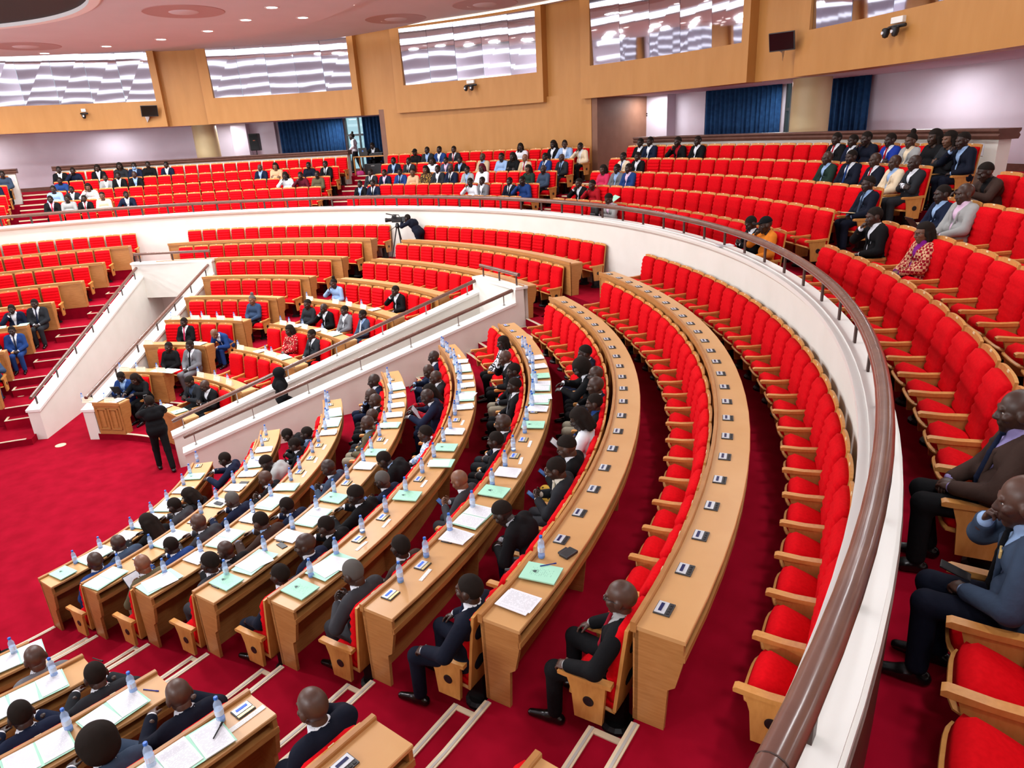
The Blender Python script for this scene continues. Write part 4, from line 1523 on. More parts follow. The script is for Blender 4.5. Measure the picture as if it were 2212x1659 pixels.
# rows of the two far blocks: x, y in the picture are not used, only row and angle
FARP = '''
B1;4;2.017;lap;top:denim;;bun;5;;woman with grey hair in a denim jacket;lgrey
B1;3;2.180;lap;suit:black/white/pink;;crop;0;;man in black suit with pink tie
B1;3;2.019;bow;suit:blue/white/-;;bald;5;;man in blue suit leaning forward
B1;2;2.136;lap;top:black;;short;0;;woman in plain black with short hair
B1;2;2.035;lap;suit:grey/white/black;;crop;0;;man in grey suit with dark tie
B1;1;2.208;phone;suit:blue/lblue/-;;crop;0;;man in blue jacket holding a green folder
B1;1;2.118;desk;top:black;;long;1;;woman with long hair in black
B2;5;1.810;chin;top:lblue;;bun;1;;woman in light blue with hand raised
B2;5;1.561;chin;suit:black/white/-;;crop;1;;man in black suit, fist at his cheek
B2;4;1.798;lap;top:charcoal;;short;1;;woman in dark grey with short hair
B2;4;1.715;chin;suit:black/white/-;;bald;0;;bald man in black with hand on chin
B2;4;1.633;lap;suit:grey/white/-;;crop;1;;man in light grey suit
B2;4;1.545;lap;suit:slate/lblue/white;;crop;0;;man in slate suit with striped tie
B2;3;1.72;lap;top:flor_cream_red;;long;1;;woman in floral blouse
B2;3;1.599;lap;suit:charcoal/white/black;;crop;1;;man in charcoal suit, white shirt
B2;1;1.803;phone;suit:charcoal/slate/-;;crop;1;;man in charcoal suit beside the ramp
B2;1;1.690;phone;suit:black/white/-;;bald;1;g;bald man in glasses beside the ramp
A;4;2.76;chin;suit:navy/white/-;;crop;0;;man in navy jacket with hand at mouth
A;4;2.70;lap;suit:charcoal/white/navy;;crop;0;;man in charcoal suit at the steps
A;3;2.825;chin;top:black;;short;1;;woman in black with hand at face
A;3;2.745;lap;suit:blue/white/navy;;crop;0;;man in bright blue suit by the steps
A;2;2.80;desk;suit:denim/white/-;;short;1;;man in denim blue jacket
'''
# gallery: block ; row ; angle ; ...
GALP = '''
G4;5;2.73;lap;suit:black/white/-;;crop;0;;man in black suit, white shirt
G4;5;2.704;chin;top:navy;;crop;0;;man in navy top, hand at face
G4;5;2.659;lap;suit:black/white/-;;bob;1;;woman in black jacket
G4;5;2.616;lap;top:charcoal;;bob;1;;woman in charcoal
G4;5;2.588;lap;suit:navy/lblue/-;;crop;0;m;man in navy wearing a face mask
G4;5;2.56;lap;top:black;;crop;0;;man in plain black
G4;5;2.523;lap;suit:navy/white/-;;crop;0;;man in navy suit, white shirt
G4;4;2.724;fold;top:blue;;crop;3;;man in blue top, arms folded
G4;4;2.638;lap;suit:lgrey/white/-;;short;1;;man in pale grey jacket
G4;4;2.612;lap;suit:black/white/-;;short;0;;man in black suit
G4;4;2.579;lap;suit:black/lblue/-;;bald;1;;bald man in black suit
G4;4;2.309;lap;suit:navy/lblue/-;;bald;2;;bald man in navy suit
G4;4;2.274;fold;top:ltan;;bob;5;;woman in tan dress
G4;4;2.198;lap;top:dnavy;;crop;0;;man in midnight blue
G4;4;2.158;lap;suit:black/white/black;;crop;0;;man in black suit by the steps
G4;3;2.731;lap;top:lblue;;crop;1;;man in pale blue shirt
G4;3;2.697;lap;suit:charcoal/white/-;;crop;0;;man in charcoal jacket
G4;3;2.662;chin;top:flor_yellow_white;;bob;4;;woman in yellow and white
G4;3;2.232;chin;top:white;;bob;3;;woman in white
G4;3;2.195;chin;top:maroon;;short;1;;woman in maroon
G4;3;2.158;lap;top:olive;;short;3;;woman in olive dress
G4;2;2.732;lap;suit:black/lpink/red;;crop;0;;man in black suit, pink shirt
G4;2;2.699;lap;top:lgrey;;crop;0;;man in light grey shirt
G4;2;2.666;lap;suit:black/white/red;;crop;0;;man in black suit, red tie
G4;2;2.628;lap;top:cream;;short;4;;woman in cream
G4;2;2.577;turn;suit:navy/white/-;;crop;0;;man in navy suit turned aside
G3;5;1.969;lap;top:black;;cap;1;;officer in black uniform and cap
G3;5;1.94;lap;suit:charcoal/lblue/-;;crop;0;;man in charcoal suit
G3;5;1.911;lap;suit:blue/white/-;;crop;0;;man in blue suit
G3;5;1.877;lap;suit:charcoal/white/red;;crop;1;;man in charcoal suit, red tie
G3;5;1.718;turn;top:white;;long;3;;woman in white shirt, long hair
G3;5;1.645;lap;suit:black/white/-;;bob;3;;woman in black jacket
G3;5;1.617;turn;suit:lblue/white/-;;crop;1;;man in light blue jacket
G3;5;1.58;chin;suit:cream/white/-;black;crop;0;;man in cream jacket, hand at chin
G3;4;1.996;lap;suit:navy/lblue/-;;crop;0;;man in navy suit
G3;4;1.959;lap;suit:charcoal/white/black;;crop;0;;man in charcoal suit
G3;4;1.903;lap;top:white;;long;1;;woman in white
G3;4;1.869;lap;suit:slate/lpink/-;;crop;1;;man in slate suit
G3;4;1.835;lap;suit:black/lblue/-;;crop;0;;man in black suit
G3;4;1.779;lap;suit:beige/lblue/-;;bald;1;;bald man in beige jacket
G3;4;1.734;lap;top:lblue;;short;1;;woman in light blue
G3;4;1.706;fold;top:black;;long;3;;woman in black, arms folded
G3;4;1.678;lap;suit:beige/white/red;;bald;5;;man in beige suit, red tie
G3;4;1.629;lap;suit:blue/white/navy;;crop;0;;man in blue suit
G3;4;1.59;lap;suit:charcoal/lblue/navy;;bald;1;;bald man in charcoal suit
G3;3;2.027;lap;suit:charcoal/white/black;;crop;0;;man in charcoal suit, dark tie
G3;3;1.993;lap;suit:navy/lpink/-;;crop;1;;man in navy suit, lilac shirt
G3;3;1.954;lap;suit:blue/lblue/navy;;crop;0;;man in bright blue suit
G3;3;1.923;lap;top:ltan;;short;4;;woman in peach top
G3;3;1.889;lap;top:flor_yellow_brown;;long;4;;woman in yellow patterned dress
G3;3;1.859;lap;suit:charcoal/white/-;;crop;0;;man in charcoal jacket, white shirt
G3;3;1.826;lap;suit:navy/white/black;;bald;1;g;bald man in navy suit, glasses
G3;3;1.785;lap;suit:lgrey/lblue/-;;crop;1;;man in pale grey jacket
G3;3;1.748;lap;top:white;;long;1;;woman with red-brown hair in white;maroon
G3;3;1.632;lap;top:dgreen;;long;4;;woman in dark green
G3;3;1.594;lap;top:slate;;bald;0;;man in slate sweater
G3;2;2.028;lap;suit:black/lblue/-;;crop;0;;man in black suit, blue shirt
G3;2;1.995;lap;suit:navy/white/black;;crop;0;;man in navy suit, dark tie
G3;2;1.736;chin;top:white;;short;3;;woman in white jacket
G3;2;1.709;lap;suit:grey/white/-;;crop;0;;man in grey jacket
G3;2;1.638;lap;suit:dnavy/white/navy;;crop;0;;man in midnight suit
G3;2;1.599;chin;top:blue;;crop;0;;man in blue jacket, hand at chin
G2;5;1.452;lap;suit:black/white/-;;crop;0;g;man in black suit, sunglasses
G2;5;1.431;lap;suit:navy/white/-;;crop;0;;man in navy suit
G2;5;1.367;chin;suit:black/red/-;;short;0;;woman in black jacket
G2;5;1.332;lap;suit:black/white/-;;crop;0;;man in black suit, white shirt
G2;5;1.077;lap;suit:black/white/red;;crop;0;;man in black suit, red tie
G2;5;1.05;lap;suit:navy/white/-;;crop;0;;man in navy suit, white shirt
G2;5;1.022;chin;top:dnavy;;crop;0;;man in dark navy, hand at face
G2;5;.991;fold;suit:royal/white/red;;crop;0;;man in royal blue suit
G2;5;.963;lap;suit:lgrey/cream/-;;bun;2;;woman in pale grey with a top bun
G2;5;.930;lap;top:black;;long;1;;woman in black, long hair
G2;5;.908;fold;top:charcoal;;long;4;;woman in charcoal, curly hair
G2;5;.885;chin;suit:dnavy/lblue/-;;short;0;;man in navy suit, hand at chin
G2;4;1.447;lap;suit:cream/white/blue;;crop;0;;man in cream jacket, blue tie
G2;4;1.415;lap;suit:black/white/-;;crop;0;;man in black suit near the amber wall
G2;4;1.033;lap;suit:dgreen/lblue/-;;bald;1;g;man in dark green suit, glasses
G2;4;.993;lap;suit:dnavy/white/blue;;crop;0;;man in midnight suit, blue tie
G2;4;.953;lap;suit:dnavy/white/red;;bald;1;;bald man in midnight suit
G2;4;.922;lap;suit:cream/lblue/-;;bald;1;;bald man in cream jacket
G2;4;.890;fold;suit:charcoal/white/-;;bald;0;;man in charcoal suit, arms folded
G2;3;1.448;lap;top:pink;;bob;2;;woman in pink
G2;3;1.415;lap;suit:grey/lblue/-;;crop;0;;man in grey suit, blue shirt
G2;3;1.387;lap;suit:blue/lpink/-;;crop;0;;man in blue suit, pink shirt
G2;3;.890;lap;suit:dnavy/lblue/slate;;short;0;;large man in navy suit holding an envelope
G2;2;1.451;chin;suit:black/white/-;;short;1;;woman in black jacket
G2;2;1.417;chin;top:red;;short;1;;woman in red
G2;1;1.307;phone;suit:lgrey/lpink/-;;short;1;;man in pale grey shirt by the rail
G2;1;.931;phone;suit:black/white/-;;crop;0;;man in black suit leaning on the rail side
G2;1;.895;chin;top:orange;white;cap;1;;person in orange vest and black cap
G1;4;.775;desk;suit:brown/black/-;;short;0;;man in brown jacket leaning on the seat ahead
G1;3;.770;lap;suit:navy/lblue/-;;crop;0;;man in navy suit, light blue shirt
G1;3;.738;lap;suit:lgrey/lpink/-;;bald;1;;bald man in pale grey blazer
G1;2;.770;chin;suit:black/white/-;;crop;1;;heavy man in black jacket, hand at cheek
G1;2;.694;lap;suit:check_ltan_tred/purple/-;black;bob;4;g;woman in striped cardigan and purple top
G1;1;.3265;lap;suit:brown/lilac/navy;black;bald;1;;bald man in dark brown jacket beside the near rail
G0;1;.2490;chin;suit:slate/lblue/black;dnavy;bald;2;p;man in slate suit with gold pocket square
G5;5;2.83;lap;top:slate;;crop;0;;man in slate sweater past the far steps
G5;4;2.845;lap;suit:navy/lblue/-;;crop;0;;man in navy suit past the far steps
'''
GROWN = ['', 'first', 'second', 'third', 'fourth', 'fifth']
GDESC = {'G0': 'gallery end by the rail', 'G1': 'gallery beside the rail', 'G2': 'gallery under the cornice', 'G3': 'gallery before the amber wall', 'G4': 'far gallery', 'G5': 'far gallery edge'}
BDESC = {'C1': 'main block', 'C2': 'corner block', 'B1': 'farther tripod block', 'B2': 'nearer tripod block', 'A': 'block past the farther ramp'}
PLACED = []
def seat_people(txt, blk0, table):
    for ln in txt.strip().split('\n'):
        q = ln.split(';')
        if blk0 is None:
            b, q = q[0], q[1:]
        else:
            b = blk0
        i, t, ps, top, bot, hair, sk, ex, d = q[:9]
        hc = q[9] if len(q) > 9 else None
        i, t = int(i), float(t)
        gal = b[0] == 'G'
        R, z = (GS[i], GF[i]) if gal else (ST[i], FL[i] + (AZ[i] if b == 'A' else 0))
        if gal:
            lab = '%s, %s row, %s' % (d, GROWN[i], GDESC[b])
        else:
            lab = '%s, %s row, %s' % (d, ROWN[i], BDESC[b])
        sc = rnd.uniform(.97, 1.05)
        grp = {'G': 'people seated in the gallery', 'C': 'people seated at the near desks'}.get(b[0], 'people seated at the far desks')
        o = person(POSES[ps], pol(R, t, z), t + PI + rnd.uniform(-.08, .08), lab, top, bot.replace(':', '_') or None, hair, int(sk), ex, sc, grp, hc)
        PLACED.append((b, i, t, ps, o, z, R))
        # mark the seat
        best = min((s for s in SEATS if s[1] == b and s[2] == i), key=lambda s: abs(s[6] - t), default=None)
        if best and abs(best[6] - t) < .03:
            OCC.add((b, i, best[3]))
seat_people(C1P, 'C1', None)
seat_people(C2P, 'C2', None)
seat_people(FARP, None, None)
seat_people(GALP, None, None)

# ---------------------------------------------------------------- build the seats
vis = sorted([s for s in SEATS if s[0] > 0], key=lambda s: -s[0])
HERO, REST = vis[:300], vis[300:]
SDESC = {'C1': 'main block', 'C2': 'corner block', 'B1': 'farther tripod block', 'B2': 'nearer tripod block', 'A': 'block past the farther ramp', **GDESC}
first = [None] * 6
for v, nm, i, k, R, z, t, kind in HERO:
    gal = nm[0] == 'G'
    kind += 3 * ((nm, i, k) in OCC)
    lab = '%sred theatre seat, %s %s, %s row, %s' % ('occupied ' if (nm, i, k) in OCC else 'empty ', ORD[k], {'C1': 'from the steps', 'C2': 'from the steps', 'B2': 'from the nearer ramp', 'B1': 'from the tripod aisle', 'A': 'from the ramp',
          'G0': 'from the aisle', 'G1': 'from the upper steps', 'G2': 'from the steps', 'G3': 'from the grey steps', 'G4': 'from the table', 'G5': 'from the steps'}[nm], (GROWN if gal else ROWN)[i], SDESC[nm])
    if first[kind] is None:
        r = root('theatre_seat', lab, 'seat', pol(R, t, z), t + PI, 'red tip-up seats in curved rows')
        for n, me, mt, s in [(a[0], b[1], a[2], a[3]) for a, b in zip(PROTO[kind], PMESH[kind])]:
            link(n, me, r)
        first[kind] = r
    else:
        dup(first[kind], pol(R, t, z), t + PI, lab)
# the remaining, smaller seats as one mass
mats = [M_RED, M_SEATWOOD, M_PLATE, M_PED, M_BLACK]
allv, allf, alli, o = [], [], [], 0
flat = []
for P in PROTO:
    V = np.concatenate([np.array(m.v) for n, m, mt, s in P])
    Fs, Is, off = [], [], 0
    for n, m, mt, s in P:
        for fc in m.f:
            Fs.append(tuple(q + off for q in fc))
            Is.append(mats.index(mt))
        off += len(m.v)
    flat.append((V, Fs, Is))
for v, nm, i, k, R, z, t, kind in REST:
    V, Fs, Is = flat[kind + 3 * ((nm, i, k) in OCC)]
    a = t + PI
    c, s = math.cos(a), math.sin(a)
    W = V @ np.array([[c, s, 0], [-s, c, 0], [0, 0, 1]]) + np.array(pol(R, t, z))
    allv.append(W)
    allf += [tuple(q + o for q in fc) for fc in Fs]
    alli += Is
    o += len(V)
me = bpy.data.meshes.new('theatre_seats')
me.from_pydata(np.concatenate(allv).tolist(), [], allf)
for q in mats:
    me.materials.append(q)
me.polygons.foreach_set('material_index', alli)
bm = bmesh.new()
bm.from_mesh(me)
bmesh.ops.recalc_face_normals(bm, faces=bm.faces)
bm.to_mesh(me)
bm.free()
st = link('theatre_seats', me)
tag(st, 'remaining small red theatre seats of the far blocks and gallery rows', 'seats')
st['kind'] = 'stuff'
# ---------------------------------------------------------------- things on the desks
def rowth(b, i, k):
    for nm, ii, R, z, th, D in ROWS:
        if nm == b and ii == i:
            if k < 0 or int(k) >= len(th):
                D2 = th[1] - th[0]
                return th[0] + D2 * k
            return th[int(k)] + (k - int(k)) * (th[1] - th[0])

def kid(par, name, me, loc=(0, 0, 0), rz=0):
    o = link(name, me, par)
    o.location = loc
    o.rotation_euler = (0, 0, rz)
    return o

# microphone consoles set flush in the desk tops
def console_meshes():
    b = MB().box((0, 0, .006), (.185, .155, .012), .003).mesh('console', M_DARKGREY)
    f = MB().box((0, .022, .0145), (.168, .095, .006), .002).mesh('face_plate', M_SILVER)
    s1 = MB().box((0, .026, .019), (.115, .03, .004)).mesh('screen', M_LCDON)
    s0 = MB().box((0, .026, .019), (.115, .03, .004)).mesh('screen', M_LCDOFF)
    k = MB()
    for j in range(4):
        k.box((-.06 + .04 * j, -.052, .0135), (.028, .026, .006), .002)
    return b, f, s1, s0, k.mesh('key_strip', M_BLACK), MB().box((0, -.052, .0145), (.172, .034, .006), .002).mesh('brass_strip', plain('brass_strip', (206, 186, 130), .35, .4))
CON = console_meshes()
def console(b, i, k, lit, label):
    t = rowth(b, i, k)
    o = link('microphone_console', CON[0])
    tag(o, label, 'console', 'flush microphone consoles, one per desk place')
    o.location = pol(DR[i] + .005, t, DT[i])
    o.rotation_euler = (0, 0, t + PI / 2)
    o.scale = (.76, .76, .9)
    kid(o, 'face_plate', CON[1])
    kid(o, 'screen', CON[2] if lit else CON[3])
    kid(o, 'key_strip', CON[5] if lit else CON[4])
NSEAT = {(nm, i): len(th) for nm, i, R, z, th, D in ROWS}
PL = {  # papers on each main-block row: seat -> kind
 1: {0: 'F', 1: 'O', 2: 'W', 3: 'O', 4: 'O', 5: 'W', 6: 'F'},
 2: {0: 'O', 2: 'O', 4: 'Y', 5: 'W', 6: 'W', 7: 'O', 8: 'W'},
 3: {0: 'G', 1: 'W', 2: 'O', 3: 'W', 4: 'G', 5: 'H', 9: 'W', 10: 'O', 11: 'O'},
 4: {0: 'F', 1: 'G', 2: 'W', 3: 'O', 4: 'F', 6: 'W', 7: 'F', 9: 'H', 10: 'W', 11: 'W', 12: 'W', 13: 'O'},
 5: {0: 'F', 1: 'G', 4: 'F', 6: 'E', 7: 'F', 8: 'W', 10: 'W', 11: 'G', 12: 'W', 13: 'W', 14: 'O', 15: 'W'},
 6: {2: 'W', 3: 'O', 4: 'F', 5: 'W', 8: 'F', 9: 'W', 10: 'G', 11: 'O', 12: 'F', 13: 'W', 14: 'W'},
 7: {0: 'W', 1: 'F'}}
CL = {3: {0: 'O', 1: 'O'}, 4: {0.6: 'O', 1.6: 'O', 2.6: 'G'}, 5: {0.6: 'O', 1.7: 'O'}, 6: {0.7: 'N', 1.7: 'O'}}
def sheet(w, h, t, mat, skew=0):
    return MB().box((0, 0, t / 2), (w, h, t)).mesh('page', mat)
PAGE = sheet(.205, .29, .006, M_PAPER)
PAGE1 = sheet(.205, .29, .0012, M_PAPER)
COVO = sheet(.455, .31, .003, M_GREEN)
FOLD = sheet(.235, .315, .012, M_FOLDER)
YEL = sheet(.23, .31, .002, plain('page_yellow', (240, 236, 170), .6))
def emblem_mesh():
    m = MB()
    m.lathe([(.012, 0), (.016, 0), (.016, .001), (.012, .001)], 20, (0, .055, 0))
    for a in np.linspace(.3, 2.84, 7):
        for s in (1, -1):
            m.box((s * .02 * math.cos(a * .5), .055 + .022 * math.sin(a - 1.57), .0005), (.007, .003, .001), 0, rot=Euler((0, 0, a * s)))
    m.box((0, .055, .0005), (.006, .018, .001))
    m.box((0, .028, .0005), (.03, .003, .001))
    return m.mesh('emblem', M_INK)
EMB = emblem_mesh()
PW_ = {'F': 'closed green folder with a small crest', 'O': 'open green folder with white pages', 'W': 'stack of white printed pages', 'G': 'white pages spread over a green folder', 'Y': 'white pages over a yellow sheet',
       'H': 'green folder under one white page', 'N': 'white letter on an open green folder', 'E': 'white page over a green folder'}
def papers(b, i, k, kind, label):
    t = rowth(b, i, k) + rnd.uniform(-.02, .02) * .3
    loc = pol(DR[i] + (.06 if kind != 'E' else .16), t, DT[i] + (.021 if kind != 'F' else .021))
    rz = t + PI / 2 + rnd.uniform(-.12, .12)
    nm = 'folder' if kind in 'FOGHN' else 'paper_stack'
    grp = 'folders and papers laid on the curved desks'
    if kind == 'F':
        o = link('folder', FOLD)
        tag(o, label, 'folder', grp)
        o.location, o.rotation_euler = loc, (0, 0, rz)
        kid(o, 'emblem', EMB, (0, 0, .0121))
        return o
    base_me = {'O': COVO, 'G': COVO, 'H': FOLD, 'N': COVO, 'W': PAGE, 'Y': YEL, 'E': FOLD}[kind]
    o = link(nm, base_me)
    tag(o, label, 'folder' if nm == 'folder' else 'papers', grp)
    o.location, o.rotation_euler = loc, (0, 0, rz)
    top = .003
    if kind in ('O', 'N'):
        kid(o, 'page', PAGE, (-.11, rnd.uniform(-.01, .01), top), rnd.uniform(-.06, .06))
        kid(o, 'page', PAGE, (.112, rnd.uniform(-.01, .01), top), rnd.uniform(-.06, .06))
    elif kind == 'G':
        kid(o, 'page', PAGE, (-.07, .01, top), rnd.uniform(-.2, .2))
        kid(o, 'page', PAGE1, (.06, -.03, top + .006), rnd.uniform(-.4, .2))
    elif kind == 'W':
        kid(o, 'page', PAGE1, (.03, rnd.uniform(-.02, .02), .006), rnd.uniform(-.15, .15))
    elif kind == 'Y':
        kid(o, 'page', PAGE, (.03, -.01, .002), -.15)
    elif kind in ('H', 'E'):
        kid(o, 'page', PAGE1, (-.02, .04, .012), .1)
    return o

# bottle of water
def bottle_meshes():
    body = MB().lathe([(0, .0), (.024, .0), (.030, .006), (.031, .05), (.029, .055), (.031, .062), (.031, .12), (.028, .128), (.031, .14), (.028, .165), (.016, .188), (.0125, .195), (.0125, .205), (0, .205)], 14).mesh('bottle', M_BOTTLE, True)
    capm = MB().lathe([(0, .204), (.0155, .204), (.0155, .222), (.013, .225), (0, .225)], 12).mesh('cap', M_CAPBLUE, True)
    lab = MB().lathe([(.0316, .068), (.0318, .07), (.0318, .112), (.0316, .114)], 14).mesh('label', M_LABEL, True)
    base_ = MB().lathe([(0, .001), (.028, .002), (.0305, .012), (.0308, .03), (0, .03)], 14).mesh('water', plain('bottle_water', (110, 160, 226), .1), True)
    return body, capm, lab, base_
BOT = bottle_meshes()
def bottle(loc, label, lean=0):
    o = link('water_bottle', BOT[0])
    tag(o, label, 'bottle', 'small water bottles with blue caps')
    o.location = loc
    o.rotation_euler = (0, lean, rnd.uniform(0, 6))
    for n, me in zip(('cap', 'label', 'water'), BOT[1:]):
        kid(o, n, me)
CARD = MB().box((0, 0, .003), (.19, .038, .006)).mesh('name_card', M_CARDT)
nb = 0
for i in range(1, 9):
    n = NSEAT[('C1', i)]
    for k in range(n):
        kd = PL.get(i, {}).get(k)
        place = 'seat %s from the steps, %s main desk' % (ORD[k], ROWN[i])
        if i >= 7 or kd not in ('F', 'O', 'G', 'Y', 'H', 'E', 'N') or i == 7:
            console('C1', i, k, i <= 6, 'microphone console with %s screen, %s' % ('lit blue' if i <= 6 else 'dark', place))
        else:
            console('C1', i, k, True, 'microphone console behind the papers, %s' % place)
        if i <= 6:
            if kd is None and not (i == 6 and (k in (0,) or k > 14)) and k < n - 1:
                o = link('name_card', CARD)
                tag(o, 'flat white name card, %s' % place, 'card', 'flat name cards beside the consoles')
                t = rowth('C1', i, k)
                o.location = pol(DR[i] + .115, t - .01, DT[i])
                o.rotation_euler = (0, 0, t + PI / 2 + rnd.uniform(-.1, .1))
            if not (i == 6 and k > 15):
                t = rowth('C1', i, k + .38 + rnd.uniform(-.12, .12))
                if i == 6 and k > 8 or i == 5 and k > 8 or i == 3 and k > 7:
                    if rnd.random() < .8:
                        bottle(pol(DR[i] - .06, t + .5 * .2 / DR[i], DT[i]), 'second blue-capped water bottle by %s' % place)
                bottle(pol(DR[i] - .03 + rnd.uniform(-.03, .02), t, DT[i]), 'blue-capped water bottle by %s' % place)
    for k, kd in PL.get(i, {}).items():
        o_ = papers('C1', i, k, kd, '%s, seat %s from the steps, %s main desk' % (PW_[kd], ORD[k], ROWN[i]))
for i in range(3, 8):
    for k in range(5):
        if i == 7 and k > 1:
            continue
        place = 'place %s from the steps, %s corner desk' % (ORD[k], ROWN[i])
        if i != 6 or k != 0:
            console('C2', i, k + .5, i < 7, 'microphone console with %s screen, %s' % ('lit blue' if i < 7 else 'dark', place))
        if i < 7:
            t = rowth('C2', i, k + [.1, .35, .25, .35][i - 3])
            bottle(pol(DR[i] - .04, t, DT[i]), 'blue-capped water bottle, %s' % place)
    for k, kd in CL.get(i, {}).items():
        papers('C2', i, k, kd, '%s, place %s from the steps, %s corner desk' % (PW_[kd], ORD[int(k)], ROWN[i]))
console('C2', 6, .05, True, 'microphone console with lit blue screen beside a long name strip')
bottle(pol(DR[7] - .05, rowth('C1', 7, 1.35), DT[7]), 'clear bottle with blue cap beside the green folder, seventh desk')
# pens, phones, radio
PEN = MB().tube([(-.07, 0, .005), (.055, 0, .005)], .0045, 8).tube([(.05, 0, .005), (.075, 0, .005)], .006, 8).mesh('pen', M_BLUEPEN)
PENB = MB().tube([(-.07, 0, .005), (.04, 0, .005)], .005, 8).tube([(.04, 0, .005), (.07, 0, .006)], .008, 8).mesh('pen', M_BLACK)
def single(name, me, R, t, z, rz, label, cat):
    o = link(name, me)
    tag(o, label, cat)
    o.location, o.rotation_euler = pol(R, t, z), (0, 0, rz)
    return o
single('pen', PEN, DR[7] + .07, rowth('C1', 7, 1) + .004, DT[7] + .034, 1.0, 'blue pen lying across the green folder on the seventh main desk', 'pen')
single('pen', PENB, DR[6] + .06, rowth('C2', 6, .5), DT[6] + .034, 2.3, 'black pen on the white letter, sixth corner desk', 'pen')
single('pen', PENB, DR[4] + .05, rowth('C2', 4, -.35), DT[4], .4, 'black pen alone at the end of the fourth corner desk', 'pen')
single('pen', PEN, DR[5] + .05, rowth('C2', 5, .05), DT[5], .6, 'blue pen at the end of the fifth corner desk', 'pen')
single('pen', PEN, DR[2] + .08, rowth('C1', 2, 7), DT[2] + .035, .3, 'blue pen on the white pages of the second main desk', 'pen')
PH = MB().box((0, 0, .005), (.075, .15, .01), .003).mesh('phone', M_BLACK)
single('phone', PH, DR[4] + .09, rowth('C1', 4, 1.75), DT[4], 1.6, 'black phone lying on the fourth main desk', 'phone')
single('phone', PH, DR[2] + .1, rowth('C1', 2, 4), DT[2] + .04, 1.9, 'black phone lying on pages with a yellow sheet', 'phone')
single('phone', PH, DR[2] + .12, rowth('C1', 2, 5.5), DT[2], 2.2, 'dark phone by the second main desk edge', 'phone')
radio = MB().box((0, 0, .014), (.15, .10, .028), .008).box((0, .06, .01), (.11, .04, .02), .005)
single('radio_handset', radio.mesh('radio_handset', plain('radio_black', (40, 42, 44), .4)), DR[7] + .15, rowth('C1', 7, 1.62), DT[7], rowth('C1', 7, 1) + PI / 2 - .3, 'dark grey handheld radio at the edge of the seventh main desk', 'radio')
strip = MB().box((0, 0, .003), (.30, .045, .006)).mesh('name_strip', M_CARDT)
single('name_strip', strip, DR[6] + .10, rowth('C2', 6, .12), DT[6], rowth('C2', 6, 0) + PI / 2, 'long white printed name strip at the end of the sixth corner desk', 'card')
bowl = MB().lathe([(.0, .0), (.05, .0), (.085, .045), (.09, .05), (.08, .048), (.0, .012)], 24).mesh('bowl', plain('white_ceramic', (240, 240, 236), .25), True)
# devices held in hands
SCR = plain('phone_screen', (70, 120, 200), .2)
def held(who, w, h, label, mat=None, up=.7, dx=.50, dz=.80, name='phone', dy=0):
    for b, i, t, ps, o, z, R in PLACED:
        if (b, i, t) == who:
            m = MB().mi(0).box((0, 0, 0), (h, w, .009), .002).mi(1).box((0, 0, .005), (h * .92, w * .92, .002))
            me = m.mesh(name, [M_BLACK, mat or SCR])
            q = link(name, me)
            tag(q, label, name)
            q.location = o.matrix_basis @ Vector((dx, dy, dz))
            q.rotation_euler = (0, -up, o.rotation_euler[2])
for who, lab in ((('C1', 5, .453), 'lit phone held by the bald man in grey, fifth row'), (('C1', 6, .4375), 'bright phone in the hands of the man in charcoal, sixth row'),
                 (('C1', 6, .478), 'phone held above the gold patterned cloth'), (('C1', 3, .585), 'phone held by the man in slate blue, third row'), (('C1', 4, .493), 'phone held by the grey-haired man in glasses, fourth row')):
    held(who, .08, .16, lab)
held(('C1', 6, .545), .15, .22, 'tablet with white page held by the woman in white', M_PAPER_PLAIN, name='tablet')
held(('C1', 2, .267), .21, .29, 'loose white pages held by the man in olive', M_PAPER, .9, .52, .80, 'pages')
held(('C1', 4, .809), .21, .29, 'printed page held up by the bald man in navy', M_PAPER, 1.0, .52, .86, 'pages')
held(('B1', 1, 2.208), .24, .30, 'dark green folder held up in the front row by the ramp', M_GREEN2, 1.1, .50, .90, 'folder')
held(('G1', 3, .770), .24, .30, 'dark green folder on the lap of the man in navy, third gallery row', M_GREEN2, .9, .46, .74, 'folder')
held(('G2', 3, .890), .2, .30, 'manila envelope on the lap of the large man in navy', plain('manila', (226, 200, 150), .6), .1, .42, .70, 'envelope')
held(('G0', 1, .2490), .075, .15, 'dark phone in the lap of the man in slate', M_BLACK, .3, .42, .71, 'phone', .02)
